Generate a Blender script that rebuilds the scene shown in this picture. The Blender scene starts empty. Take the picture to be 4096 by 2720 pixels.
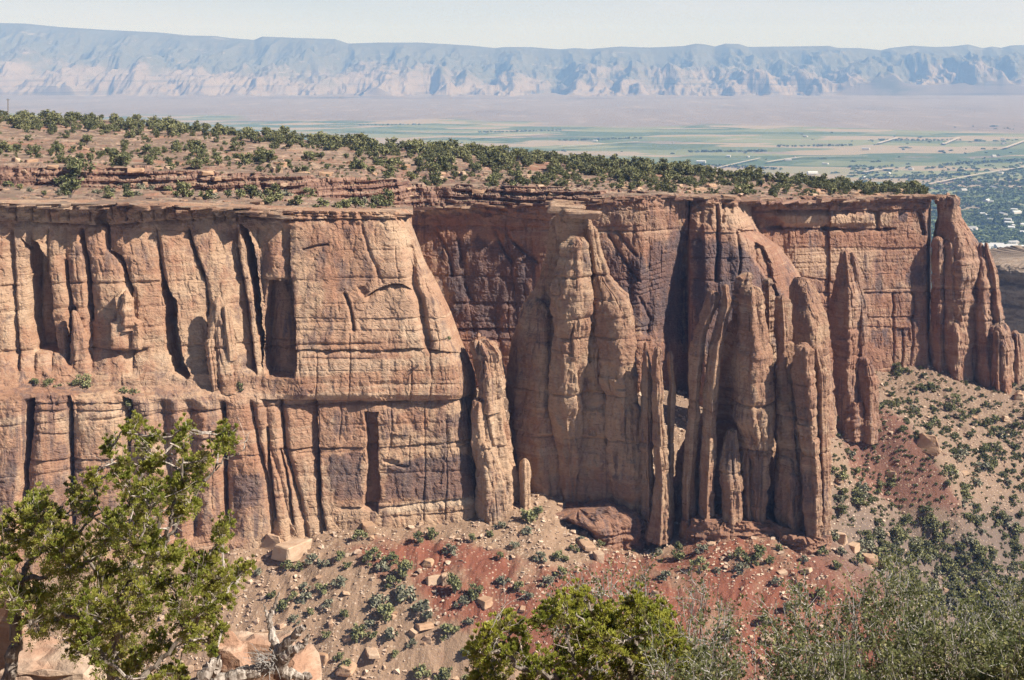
import bpy, math, random
import numpy as np
from mathutils import Vector

scene = bpy.context.scene
COL = scene.collection
F_PX, CX, HY = 1422.2, 512.0, 60.0          # focal length in pixels, principal column, horizon row

# ------------------------------------------------------------------ camera
cam_d = bpy.data.cameras.new('camera')
cam = bpy.data.objects.new('camera', cam_d)
COL.objects.link(cam)
cam.location = (0, 0, 0)
cam.rotation_euler = (math.radians(90), 0, 0)
cam_d.sensor_width = 36.0
cam_d.lens = 50.0
cam_d.shift_y = (HY - 340.0) / 1024.0
cam_d.clip_start = 0.2
cam_d.clip_end = 90000.0
scene.camera = cam

# ------------------------------------------------------------------ light
SUN_EL, SUN_AZ = 41.0, 71.0                  # elevation; azimuth to the right of "straight behind the camera"
el, az = math.radians(SUN_EL), math.radians(SUN_AZ)
SUN_DIR = Vector((math.sin(az) * math.cos(el), -math.cos(az) * math.cos(el), math.sin(el)))
sd = bpy.data.lights.new('sun', 'SUN')
sd.energy = 5.0
sd.angle = math.radians(0.53)
sd.color = (1.0, 0.95, 0.87)
sun = bpy.data.objects.new('sun', sd)
COL.objects.link(sun)
sun.rotation_euler = SUN_DIR.to_track_quat('Z', 'Y').to_euler()

world = bpy.data.worlds.new('World')
scene.world = world
world.use_nodes = True
wn = world.node_tree
wn.nodes.clear()
sky = wn.nodes.new('ShaderNodeTexSky')
sky.sky_type = 'NISHITA'
sky.sun_disc = False
sky.sun_elevation = el
sky.sun_rotation = math.atan2(SUN_DIR.x, SUN_DIR.y)
sky.altitude = 1900
sky.air_density = 0.75
sky.dust_density = 0.4
sky.ozone_density = 1.0
# a thin milky veil of high cloud over the sky
tc = wn.nodes.new('ShaderNodeTexCoord')
mp = wn.nodes.new('ShaderNodeMapping')
mp.inputs['Scale'].default_value = (2.0, 2.0, 14.0)
nz = wn.nodes.new('ShaderNodeTexNoise')
nz.inputs['Scale'].default_value = 1.6
nz.inputs['Detail'].default_value = 5
rmp = wn.nodes.new('ShaderNodeMapRange')
rmp.inputs['From Min'].default_value = 0.3
rmp.inputs['From Max'].default_value = 0.7
rmp.inputs['To Min'].default_value = 0.62
rmp.inputs['To Max'].default_value = 1.0
mx = wn.nodes.new('ShaderNodeMix')
mx.data_type = 'RGBA'
mx.inputs['B'].default_value = (8.4, 8.6, 9.3, 1)
bg = wn.nodes.new('ShaderNodeBackground')
bg.inputs['Strength'].default_value = 0.05
wo = wn.nodes.new('ShaderNodeOutputWorld')
wn.links.new(tc.outputs['Generated'], mp.inputs['Vector'])
wn.links.new(mp.outputs['Vector'], nz.inputs['Vector'])
wn.links.new(nz.outputs['Fac'], rmp.inputs['Value'])
sxyz = wn.nodes.new('ShaderNodeSeparateXYZ')
hz = wn.nodes.new('ShaderNodeMapRange')
hz.inputs['From Min'].default_value = 0.045
hz.inputs['From Max'].default_value = 0.13
hz.inputs['To Min'].default_value = 0.95
hz.inputs['To Max'].default_value = 0.0
mul = wn.nodes.new('ShaderNodeMath'); mul.operation = 'MULTIPLY'
wn.links.new(tc.outputs['Generated'], sxyz.inputs[0])
wn.links.new(sxyz.outputs['Z'], hz.inputs['Value'])
wn.links.new(hz.outputs['Result'], mul.inputs[0])
wn.links.new(rmp.outputs['Result'], mul.inputs[1])
wn.links.new(mul.outputs[0], mx.inputs['Factor'])
wn.links.new(sky.outputs['Color'], mx.inputs['A'])
wn.links.new(mx.outputs['Result'], bg.inputs['Color'])
wn.links.new(bg.outputs['Background'], wo.inputs['Surface'])

scene.view_settings.view_transform = 'Standard'
scene.view_settings.look = 'None'
scene.view_settings.gamma = 1.0
scene.view_settings.exposure = 0.88
scene.render.engine = 'CYCLES'
cy = scene.cycles
cy.max_bounces = 6
cy.diffuse_bounces = 2
cy.glossy_bounces = 1
cy.transmission_bounces = 2
cy.volume_bounces = 0
cy.transparent_max_bounces = 4
cy.use_denoising = True
cy.denoising_prefilter = 'NONE'
cy.caustics_reflective = False
cy.caustics_refractive = False

# ------------------------------------------------------------------ helpers
def up(px, py, d):
    return np.stack(np.broadcast_arrays((np.asarray(px, float) - CX) * d / F_PX, np.asarray(d, float),
                                        -(np.asarray(py, float) - HY) * d / F_PX), -1)

_r = np.random.RandomState(11)
PERM = _r.permutation(4096).astype(np.int64)
_g = _r.normal(size=(4096, 3)); GRAD = (_g / np.linalg.norm(_g, axis=1)[:, None]).astype(np.float32)
RND4 = _r.rand(4096, 4).astype(np.float32)

def hsh(i, j, k):
    return PERM[(PERM[(PERM[i & 4095] + j) & 4095] + k) & 4095]

def pn(P):
    """gradient noise about -1..1 at points P (N,3)"""
    P = np.asarray(P, np.float32)
    I = np.floor(P).astype(np.int64)
    f = P - I
    u = f * f * f * (f * (f * 6 - 15) + 10)
    out = 0
    for a in (0, 1):
        wa = u[:, 0] if a else 1 - u[:, 0]
        for b in (0, 1):
            wb = u[:, 1] if b else 1 - u[:, 1]
            for c in (0, 1):
                wc = u[:, 2] if c else 1 - u[:, 2]
                g = GRAD[hsh(I[:, 0] + a, I[:, 1] + b, I[:, 2] + c)]
                dt = g[:, 0] * (f[:, 0] - a) + g[:, 1] * (f[:, 1] - b) + g[:, 2] * (f[:, 2] - c)
                out = out + wa * wb * wc * dt
    return out * 1.6

def fbm(P, o=3, g=0.5, lac=2.03):
    s, a, t = 0, 1.0, 0
    P = np.asarray(P, np.float32)
    for k in range(o):
        s = s + a * pn(P + 17.3 * k)
        t += a
        a *= g
        P = P * lac
    return s / t

def ridged(P, o=4):
    s, a, t = 0, 1.0, 0
    P = np.asarray(P, np.float32)
    for k in range(o):
        s = s + a * (1 - np.abs(pn(P + 9.1 * k)) * 1.4)
        t += a
        a *= 0.5
        P = P * 2.05
    return s / t

def vor(P):
    """cellular noise: F2-F1 and a random number of the nearest cell"""
    P = np.asarray(P, np.float32)
    I = np.floor(P).astype(np.int64)
    f1 = np.full(len(P), 9e9, np.float32); f2 = f1.copy(); rid = np.zeros(len(P), np.float32)
    for a in (-1, 0, 1):
        for b in (-1, 0, 1):
            for c in (-1, 0, 1):
                h = hsh(I[:, 0] + a, I[:, 1] + b, I[:, 2] + c)
                r = RND4[h]
                d = (I[:, 0] + a + r[:, 0] - P[:, 0]) ** 2 + (I[:, 1] + b + r[:, 1] - P[:, 1]) ** 2 + (I[:, 2] + c + r[:, 2] - P[:, 2]) ** 2
                near = d < f1
                f2 = np.where(near, f1, np.minimum(f2, d))
                rid = np.where(near, r[:, 3], rid)
                f1 = np.where(near, d, f1)
    return np.sqrt(f2) - np.sqrt(f1), rid

def sstep(a, b, x):
    t = np.clip((x - a) / (b - a), 0, 1)
    return t * t * (3 - 2 * t)

def tagit(o, label=None, cat=None, group=None, kind=None):
    if label: o['label'] = label
    if cat: o['category'] = cat
    if group: o['group'] = group
    if kind: o['kind'] = kind
    return o

def mesh_np(name, V, F, mat=None, loc=None, smooth=False, attrs=None, parent=None, mats=None, mi=None):
    V = np.asarray(V, np.float64).reshape(-1, 3)
    if loc is not None: V = V - np.asarray(loc, float)
    me = bpy.data.meshes.new(name)
    me.vertices.add(len(V))
    me.vertices.foreach_set('co', V.astype(np.float32).ravel())
    Fs = F if isinstance(F, (list, tuple)) else [F]
    Fs = [np.asarray(f, np.int32) for f in Fs if len(f)]
    nl = sum(f.size for f in Fs); npol = sum(len(f) for f in Fs)
    me.loops.add(nl); me.polygons.add(npol)
    me.loops.foreach_set('vertex_index', np.concatenate([f.ravel() for f in Fs]))
    st, off = [], 0
    for f in Fs:
        k = f.shape[1]
        st.append(off + np.arange(len(f)) * k); off += f.size
    me.polygons.foreach_set('loop_start', np.concatenate(st).astype(np.int32))
    me.polygons.foreach_set('use_smooth', np.full(npol, bool(smooth)))
    if attrs:
        for k, a in attrs.items():
            at = me.attributes.new(k, 'FLOAT', 'POINT')
            at.data.foreach_set('value', np.asarray(a, np.float32).ravel())
    for m in (mats or ([mat] if mat else [])): me.materials.append(m)
    if mi is not None: me.polygons.foreach_set('material_index', np.asarray(mi, np.int32))
    me.update(calc_edges=True)
    me.validate()
    o = bpy.data.objects.new(name, me)
    COL.objects.link(o)
    if loc is not None: o.location = loc
    if parent is not None: o.parent = parent
    return o

def empty(name, loc, label, cat, group=None):
    o = bpy.data.objects.new(name, None)
    o.empty_display_size = 0.5
    COL.objects.link(o); o.location = loc
    return tagit(o, label, cat, group)

def grid_faces(h, w, wrap=False, base=0):
    a = np.arange(h * w).reshape(h, w) + base
    if wrap: a = np.concatenate([a, a[:, :1]], 1)
    return np.stack([a[:-1, :-1], a[1:, :-1], a[1:, 1:], a[:-1, 1:]], -1).reshape(-1, 4)

# ------------------------------------------------------------------ node material helper
class NT:
    def __init__(s, name):
        s.m = bpy.data.materials.new(name); s.m.use_nodes = True
        s.t = s.m.node_tree; s.t.nodes.clear()
        s.out = s.t.nodes.new('ShaderNodeOutputMaterial')
        s.b = s.t.nodes.new('ShaderNodeBsdfPrincipled')
        s.b.inputs['Roughness'].default_value = 0.9
        s.b.inputs['Specular IOR Level'].default_value = 0.15
        s.t.links.new(s.b.outputs[0], s.out.inputs['Surface'])
        s.geo = s.t.nodes.new('ShaderNodeNewGeometry')
        s.pos = s.geo.outputs['Position']
    def L(s, a, b): s.t.links.new(a, b)
    def put(s, sock, v):
        if hasattr(v, 'is_linked') or hasattr(v, 'links'): s.L(v, sock)
        else: sock.default_value = v
    def scale(s, v, sc, off=(0, 0, 0)):
        n = s.t.nodes.new('ShaderNodeMapping'); s.L(v, n.inputs['Vector'])
        n.inputs['Scale'].default_value = sc; n.inputs['Location'].default_value = off
        return n.outputs[0]
    def noise(s, v, scale=1.0, detail=4, rough=0.55, dist=0.0):
        n = s.t.nodes.new('ShaderNodeTexNoise'); s.L(v, n.inputs['Vector'])
        n.inputs['Scale'].default_value = scale; n.inputs['Detail'].default_value = detail
        n.inputs['Roughness'].default_value = rough; n.inputs['Distortion'].default_value = dist
        return n.outputs['Fac']
    def voro(s, v, scale=1.0, feat='F1', out='Distance', rnd=1.0):
        n = s.t.nodes.new('ShaderNodeTexVoronoi'); s.L(v, n.inputs['Vector']); n.feature = feat
        n.inputs['Scale'].default_value = scale; n.inputs['Randomness'].default_value = rnd
        return n.outputs[out]
    def mr(s, v, a, b, c=0.0, d=1.0, smooth=True):
        n = s.t.nodes.new('ShaderNodeMapRange'); s.L(v, n.inputs['Value'])
        if smooth: n.interpolation_type = 'SMOOTHSTEP'
        for k, x in zip(('From Min', 'From Max', 'To Min', 'To Max'), (a, b, c, d)): n.inputs[k].default_value = x
        return n.outputs['Result']
    def mix(s, f, a, b, mode='MIX'):
        n = s.t.nodes.new('ShaderNodeMix'); n.data_type = 'RGBA'; n.blend_type = mode
        s.put(n.inputs['Factor'], f)
        for k, v in (('A', a), ('B', b)):
            if isinstance(v, tuple): n.inputs[k].default_value = v if len(v) == 4 else v + (1,)
            else: s.L(v, n.inputs[k])
        return n.outputs['Result']
    def math(s, op, a, b=0.0):
        n = s.t.nodes.new('ShaderNodeMath'); n.operation = op
        s.put(n.inputs[0], a); s.put(n.inputs[1], b)
        return n.outputs[0]
    def attr(s, name):
        n = s.t.nodes.new('ShaderNodeAttribute'); n.attribute_name = name
        return n.outputs['Fac']
    def xyz(s, v):
        n = s.t.nodes.new('ShaderNodeSeparateXYZ'); s.L(v, n.inputs[0]); return n.outputs
    def bump(s, h, strength=0.5, dist=0.3):
        n = s.t.nodes.new('ShaderNodeBump'); s.L(h, n.inputs['Height'])
        n.inputs['Strength'].default_value = strength; n.inputs['Distance'].default_value = dist
        s.L(n.outputs[0], s.b.inputs['Normal'])
    def color(s, c):
        if isinstance(c, tuple): s.b.inputs['Base Color'].default_value = c if len(c) == 4 else c + (1,)
        else: s.L(c, s.b.inputs['Base Color'])
        return s.m

def rock_material(name, tan, red, pale, stain, stain_amt=0.35, red_amt=0.45):
    n = NT(name)
    big = n.noise(n.scale(n.pos, (0.026, 0.026, 0.034)), 1.0, 5, 0.62)
    mid = n.noise(n.scale(n.pos, (0.13, 0.13, 0.10), (3, 1, 2)), 1.0, 6, 0.68)
    c = n.mix(n.mr(big, 0.44, 0.58, 0, red_amt), tan, red)
    c = n.mix(n.mr(mid, 0.50, 0.62, 0, 0.6), c, red)
    c = n.mix(n.mr(mid, 0.46, 0.32, 0, 0.55), c, pale)
    # bedding: thin level bands
    bed = n.noise(n.scale(n.pos, (0.010, 0.010, 0.34)), 1.0, 6, 0.66, 0.25)
    bm_ = n.mr(n.noise(n.scale(n.pos, (0.02, 0.02, 0.05), (5, 8, 2)), 1.0, 4, 0.6), 0.42, 0.6)
    c = n.mix(n.math('MULTIPLY', n.mr(bed, 0.52, 0.62, 0, 0.5), bm_), c, pale)
    c = n.mix(n.math('MULTIPLY', n.mr(bed, 0.47, 0.36, 0, 0.6), bm_), c, tuple(0.72 * x for x in red))
    # rusty and black water streaks and desert varnish run down the face
    st = n.noise(n.scale(n.pos, (0.34, 0.34, 0.014)), 1.0, 6, 0.66, 0.5)
    reg = n.noise(n.scale(n.pos, (0.032, 0.032, 0.04), (7, 3, 1)), 1.0, 5, 0.62)
    reg2 = n.noise(n.scale(n.pos, (0.028, 0.028, 0.05), (1, 13, 9)), 1.0, 5, 0.62)
    rust = n.math('MULTIPLY', n.mr(st, 0.52, 0.40), n.mr(reg2, 0.47, 0.60))
    c = n.mix(n.math('MULTIPLY', rust, 0.7), c, tuple(0.85 * x for x in red))
    v = n.math('MULTIPLY', n.mr(st, 0.46, 0.60), n.mr(reg, 0.46, 0.58))
    v = n.math('MULTIPLY', v, stain_amt)
    att = n.attr('stain')
    brk = n.noise(n.scale(n.pos, (0.20, 0.20, 0.075)), 1.0, 6, 0.7)
    av = n.mr(n.math('ADD', n.math('MULTIPLY', brk, 1.1), att), 0.84, 1.06, 0, 0.92)
    c = n.mix(n.mr(n.attr('red'), 0, 1, 0, 0.9), c, red)
    c = n.mix(n.mr(n.attr('pale'), 0, 1, 0, 0.8), c, pale)
    sc = n.mix(n.mr(mid, 0.4, 0.62), stain, tuple(0.62 * a_ + 0.38 * b_ for a_, b_ in zip(stain, red)))
    c = n.mix(n.math('MAXIMUM', v, av), c, sc)
    # grain, pits and cross-bedding
    g = n.noise(n.scale(n.pos, (0.9, 0.9, 1.9)), 1.0, 6, 0.72)
    c = n.mix(n.mr(g, 0.50, 0.28, 0.0, 0.5), c, (0.11, 0.065, 0.045))
    c = n.mix(n.mr(g, 0.52, 0.74, 0.0, 0.28), c, (0.62, 0.48, 0.34))
    rot = n.t.nodes.new('ShaderNodeMapping'); n.L(n.pos, rot.inputs['Vector']); rot.inputs['Rotation'].default_value = (0.2, 0.25, 0); rot.inputs['Scale'].default_value = (0.15, 0.15, 2.6)
    xb = n.noise(rot.outputs[0], 1.0, 4, 0.65)
    c = n.mix(n.math('MULTIPLY', n.mr(xb, 0.44, 0.34, 0.0, 0.34), n.mr(mid, 0.55, 0.42)), c, (0.14, 0.08, 0.055))
    fine = n.noise(n.scale(n.pos, (1.1, 1.1, 2.6)), 1.0, 6, 0.72)
    h = n.math('ADD', fine, n.math('MULTIPLY', xb, 0.5))
    n.bump(h, 0.75, 0.8)
    return n.color(c)

M = {}
M['rock'] = rock_material('sandstone', (0.43, 0.28, 0.18), (0.315, 0.155, 0.095), (0.53, 0.385, 0.265), (0.115, 0.08, 0.076), 0.8, 0.62)
M['rock_back'] = rock_material('varnished sandstone', (0.34, 0.205, 0.14), (0.26, 0.125, 0.08), (0.48, 0.335, 0.225), (0.09, 0.067, 0.073), 0.85, 0.7)
M['spire'] = rock_material('spire sandstone', (0.39, 0.255, 0.165), (0.265, 0.138, 0.09), (0.48, 0.34, 0.225), (0.105, 0.075, 0.075), 0.8, 0.65)
M['cap'] = rock_material('ledge sandstone', (0.37, 0.24, 0.16), (0.27, 0.14, 0.09), (0.48, 0.36, 0.26), (0.14, 0.09, 0.078), 0.5)
M['far_rock'] = rock_material('grey cliff rock', (0.27, 0.21, 0.165), (0.22, 0.155, 0.115), (0.34, 0.28, 0.22), (0.12, 0.10, 0.09), 0.5)

def boulder_material():
    n = NT('boulder rock')
    big = n.noise(n.scale(n.pos, (0.25, 0.25, 0.5)), 1.0, 5, 0.6)
    oi = n.t.nodes.new('ShaderNodeObjectInfo')
    c = n.mix(n.mr(oi.outputs['Random'], 0, 1, 0, 1, False), (0.42, 0.265, 0.165), (0.50, 0.36, 0.25))
    c = n.mix(n.mr(big, 0.4, 0.7, 0, 0.5), c, (0.30, 0.15, 0.09))
    n.bump(n.noise(n.pos, 2.0, 5, 0.7), 0.5, 0.3)
    return n.color(c)
M['boulder'] = boulder_material()
n = NT('loose stone')
cl_ = n.noise(n.pos, 0.55, 4, 0.7)
n.color(n.mix(n.mr(cl_, 0.35, 0.65), (0.34, 0.22, 0.15), (0.56, 0.43, 0.32)))
M['rubble'] = n.m

def talus_material():
    n = NT('talus soil')
    a = n.attr('red')
    brk = n.noise(n.scale(n.pos, (0.075, 0.05, 0.06)), 1.0, 7, 0.7)
    f = n.mr(n.math('ADD', a, n.math('MULTIPLY', brk, 1.5)), 1.04, 1.44)
    tanc = n.mix(n.noise(n.pos, 0.5, 5, 0.7), (0.20, 0.122, 0.08), (0.355, 0.24, 0.16))
    redc = n.mix(n.noise(n.pos, 0.35, 5, 0.7), (0.15, 0.050, 0.032), (0.26, 0.10, 0.062))
    grey = n.mix(n.noise(n.pos, 0.4, 5, 0.7), (0.115, 0.080, 0.066), (0.19, 0.142, 0.115))
    c = n.mix(n.attr('grey'), n.mix(f, tanc, redc), grey)
    # rubble: pale chips of fallen sandstone, each a cell
    cell = n.voro(n.pos, 1.1, 'F1', 'Color')
    dist = n.voro(n.pos, 1.1, 'F1', 'Distance')
    sp = n.xyz(cell)
    chips = n.math('MULTIPLY', n.mr(dist, 0.38, 0.30), n.mr(sp[0], 0.62, 0.66))
    chips = n.math('MULTIPLY', chips, n.mr(n.noise(n.pos, 0.05, 3, 0.6), 0.35, 0.62, 0.25, 1.0))
    c = n.mix(n.math('MULTIPLY', chips, 0.8), c, n.mix(sp[1], (0.40, 0.28, 0.19), (0.50, 0.39, 0.30)))
    tuft = n.mr(n.noise(n.pos, 0.42, 4, 0.7), 0.60, 0.68, 0, 0.6)
    c = n.mix(n.math('MULTIPLY', tuft, n.attr('veg')), c, (0.15, 0.135, 0.075))
    n.bump(n.noise(n.pos, 1.1, 6, 0.72), 0.8, 0.7)
    return n.color(c)
M['talus'] = talus_material()

def mesa_material():
    n = NT('mesa ground')
    nx = n.xyz(n.geo.outputs['True Normal'])
    steep = n.mr(nx[2], 0.86, 0.60)
    soil = n.mix(n.noise(n.pos, 0.09, 6, 0.66), (0.135, 0.085, 0.062), (0.25, 0.17, 0.126))
    soil = n.mix(n.mr(n.noise(n.pos, 0.035, 4, 0.6), 0.5, 0.66, 0, 0.6), soil, (0.31, 0.14, 0.085))
    slab = n.mr(n.noise(n.scale(n.pos, (0.05, 0.12, 0.5)), 1.0, 5, 0.66), 0.48, 0.60, 0, 0.75)
    soil = n.mix(slab, soil, (0.35, 0.25, 0.18))
    bed = n.noise(n.scale(n.pos, (0.03, 0.03, 0.9)), 1.0, 5, 0.65)
    rk = n.mix(n.mr(bed, 0.35, 0.66, 0, 1), (0.12, 0.062, 0.048), (0.30, 0.18, 0.13))
    tuft = n.mr(n.noise(n.pos, 0.33, 4, 0.7), 0.53, 0.64, 0, 0.62)
    soil = n.mix(tuft, soil, (0.16, 0.145, 0.09))
    c = n.mix(steep, soil, rk)
    n.bump(n.noise(n.scale(n.pos, (0.6, 0.6, 2.0)), 1.0, 6, 0.7), 0.7, 0.6)
    return n.color(c)
M['mesa'] = mesa_material()

def leaf_material(name, c1, c2, trans=0.0, vary=0.85):
    n = NT(name)
    oi = n.t.nodes.new('ShaderNodeObjectInfo')
    nz_ = n.noise(n.pos, 0.9, 3, 0.6)
    rnd = n.math('ADD', n.math('MULTIPLY', oi.outputs['Random'], vary), n.math('MULTIPLY', nz_, 1 - vary * 0.5))
    a = n.attr('tint')
    c = n.mix(n.mr(rnd, 0.2, 0.95, 0, 1, False), c1, c2)
    c = n.mix(n.math('MULTIPLY', a, 0.55), c, tuple(min(1, x * 1.9) for x in c2))
    n.b.inputs['Roughness'].default_value = 0.75
    return n.color(c)
M['leaf_dark'] = leaf_material('juniper leaf far', (0.068, 0.076, 0.032), (0.185, 0.18, 0.082))
M['leaf_grey'] = leaf_material('sagebrush leaf', (0.12, 0.118, 0.075), (0.21, 0.20, 0.135))
M['leaf_valley'] = leaf_material('valley tree leaf', (0.085, 0.12, 0.045), (0.15, 0.18, 0.07))
BEDS = [-106.5, -121.0, -88.0, -68.5, -60.0, -76.0, -81.5, -95.0, -99.5, -113.0, -128.0, -134.0, -140.0]           # persistent bedding planes (heights)

def brick(u, v, wu, wv):
    """jointed blocks: distance to the nearest upright and level joint, and a random number per block"""
    def cell(x, salt):
        i = np.floor(x).astype(np.int64); f = x - i
        j0 = 0.62 * (RND4[PERM[(i + salt) & 4095], 0] - 0.5); j1 = 0.62 * (RND4[PERM[(i + 1 + salt) & 4095], 0] - 0.5)
        i2 = np.where(f < j0, i - 1, np.where(f > 1 + j1, i + 1, i))
        e = np.minimum(np.abs(f - j0), np.abs(1 + j1 - f))
        return i2, e
    iu, eu = cell(u / wu, 0)
    r = RND4[PERM[(iu * 7 + 3) & 4095]]
    iv, ev = cell(v / (wv * (0.6 + 0.9 * r[:, 1])) + r[:, 2], 77)
    rid = RND4[hsh(iu, iv, np.full_like(iu, 5)), 3]
    return eu * wu, ev * wv, rid

def rockify(P, Nn, a=1.0, seed=0.0, crack=1.0, block=1.0, bed=1.0, dip=0.0, slab=1.0):
    """outward displacement (m) of jointed, bedded sandstone at points P"""
    z = P[:, 2] + dip * P[:, 0]
    Q = P + seed * 31.7
    d = 0.95 * a * fbm(Q / np.array([11, 11, 19.0]), 3)
    d += 0.34 * a * fbm(Q / np.array([3.4, 3.4, 2.2]), 3)
    d += 0.16 * a * fbm(Q / np.array([1.1, 1.1, 0.6]), 2)
    d += 0.35 * a * np.abs(fbm(Q / np.array([5.5, 5.5, 7.0]) + 33, 3)) - 0.5 * a * sstep(0.38, 0.62, fbm(Q / np.array([2.4, 2.4, 1.5]) + 61, 2))
    # spalled plates: flat-topped patches with crisp curved edges
    s1 = fbm(Q / np.array([7.5, 7.5, 15.0]) + 81, 3) * 4.2 + 0.3 * fbm(Q / 2.0, 2)
    d += slab * 0.62 * (np.floor(s1) + sstep(0.80, 1.0, s1 - np.floor(s1))) / 1.6
    s2 = fbm(Q / np.array([2.6, 2.6, 4.6]) + 91, 2) * 3.2
    d += slab * 0.24 * (np.floor(s2) + sstep(0.8, 1.0, s2 - np.floor(s2)))
    # thin-bedded parts
    wz = z + 0.8 * fbm(Q / 14, 2)
    b = pn(np.stack([np.zeros_like(wz), P[:, 0] * 0.012, wz / 1.6 + seed], -1))
    msk = sstep(0.0, 0.4, fbm(Q / np.array([28, 28, 9.0]) + 5, 2))
    d += bed * 0.42 * b * (0.06 + msk)
    for k, zb in enumerate(BEDS):
        w = z - zb - 0.35 * fbm(Q / 18 + k, 2)
        d -= (1.0 if k < 4 else 0.4) * (0.25 + sstep(-0.1, 0.3, fbm(Q / np.array([20, 20, 12.0]) + 3 * k, 2))) * (bed * 0.6 * np.exp(-(w / 0.42) ** 2) + bed * 0.5 * np.exp(-np.clip(-w, 0, 9) / 1.0) * (w < 0))
    warp = np.stack([fbm(Q / 16, 3), fbm(Q / 16 + 9, 3)], -1)
    mk = sstep(0.0, 0.3, fbm(Q / np.array([17, 17, 26.0]) + 21, 3))
    u = P[:, 0] + 0.62 * P[:, 1] + 2.2 * warp[:, 0] + seed * 13.0
    ev, eh, rid = brick(u, z + 1.6 * warp[:, 1], 6.5, 15.0)
    d += block * 1.1 * (rid - 0.5) * mk
    d -= crack * 0.8 * np.exp(-(ev / 0.3) ** 2) * mk * sstep(-0.2, 0.25, fbm(Q / np.array([6, 6, 13.0]) + 70, 2))
    d -= crack * 0.5 * np.exp(-(eh / 0.30) ** 2) * mk
    mk2 = sstep(0.0, 0.3, fbm(Q / np.array([9, 9, 12.0]) + 51, 2))
    ev, eh, rid2 = brick(u + 1.1 * warp[:, 1], z + 1.0 * warp[:, 0], 2.3, 3.4)
    d += block * 0.55 * (rid2 - 0.5) * mk2
    d -= crack * 0.25 * np.exp(-(ev / 0.3) ** 2) * mk2
    return d


# ================================================================== THE LAND
# ---- valley floor
def valley_material():
    n = NT('valley floor')
    p = n.pos
    xyz = n.xyz(p)
    # rotated field grid
    mpn = n.t.nodes.new('ShaderNodeMapping'); n.L(p, mpn.inputs['Vector'])
    mpn.inputs['Rotation'].default_value = (0, 0, math.radians(24)); mpn.inputs['Scale'].default_value = (1 / 620, 1 / 330, 0)
    br = n.t.nodes.new('ShaderNodeTexVoronoi'); n.L(mpn.outputs[0], br.inputs['Vector']); br.distance = 'CHEBYCHEV'
    br.inputs['Scale'].default_value = 1.0; br.inputs['Randomness'].default_value = 0.72
    sp = n.xyz(br.outputs['Color'])
    desert = n.mix(n.noise(n.scale(p, (1 / 900, 1 / 2600, 0)), 1.0, 6, 0.7), (0.17, 0.135, 0.112), (0.255, 0.21, 0.175))
    desert = n.mix(n.mr(n.noise(n.scale(p, (1 / 260, 1 / 900, 0)), 1.0, 6, 0.72), 0.5, 0.72, 0, 0.5), desert, (0.38, 0.315, 0.26))
    desert = n.mix(n.mr(n.noise(n.scale(p, (1 / 1200, 1 / 3500, 0), (3, 5, 0)), 1.0, 5, 0.7), 0.5, 0.7, 0, 0.55), desert, (0.14, 0.115, 0.10))
    field = n.mix(n.mr(sp[0], 0.25, 0.8), (0.085, 0.12, 0.065), (0.20, 0.21, 0.115))
    field = n.mix(n.mr(sp[1], 0.64, 0.70), field, (0.30, 0.24, 0.17))
    field = n.mix(n.mr(n.noise(n.scale(p, (1 / 150, 1 / 150, 0)), 1.0, 5, 0.7), 0.45, 0.75, 0, 0.5), field, (0.24, 0.22, 0.12))
    reg = n.noise(n.scale(p, (1 / 1500, 1 / 1500, 0), (2, 7, 0)), 1.0, 4, 0.55)
    far = n.mr(n.math('ADD', n.math('ADD', xyz[1], n.math('MULTIPLY', xyz[0], 0.4)), n.math('MULTIPLY', reg, 4200)), 14300, 14900)      # where irrigation ends
    dry = n.mr(n.noise(n.scale(p, (1 / 850, 1 / 520, 0), (9, 1, 0)), 1.0, 5, 0.6), 0.60, 0.64, 0, 0.8)
    c = n.mix(n.math('MAXIMUM', far, dry), field, desert)
    # leafy town ground near the foot of the cliffs
    town = n.mr(n.math('ADD', xyz[1], n.math('MULTIPLY', reg, -1500)), 4700, 4000)
    tc_ = n.mix(n.noise(n.scale(p, (1 / 40, 1 / 40, 0)), 1.0, 4, 0.7), (0.035, 0.058, 0.027), (0.11, 0.12, 0.065))
    c = n.mix(town, c, tc_)
    n.b.inputs['Specular IOR Level'].default_value = 0.0
    return n.color(c)
M['valley'] = valley_material()
VZ = -552.0
gx = np.linspace(-16000, 16000, 161); gy = np.concatenate([np.linspace(1500, 9000, 80), np.linspace(9150, 31000, 90)])
X, Y = np.meshgrid(gx, gy)
P = np.stack([X, Y, np.zeros_like(X)], -1).reshape(-1, 3)
Z = VZ + 6 * fbm(P / 900.0, 4) + 14 * np.clip(ridged(P / 1700.0, 4) - 0.72, 0, 1) * sstep(7000, 12000, P[:, 1]) * 3
Z += np.clip(P[:, 1] - 19000, 0, 1e9) * 0.012
P[:, 2] = Z
tagit(mesh_np('valley_floor', P, grid_faces(*X.shape), M['valley'], smooth=True), kind='structure')

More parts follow.
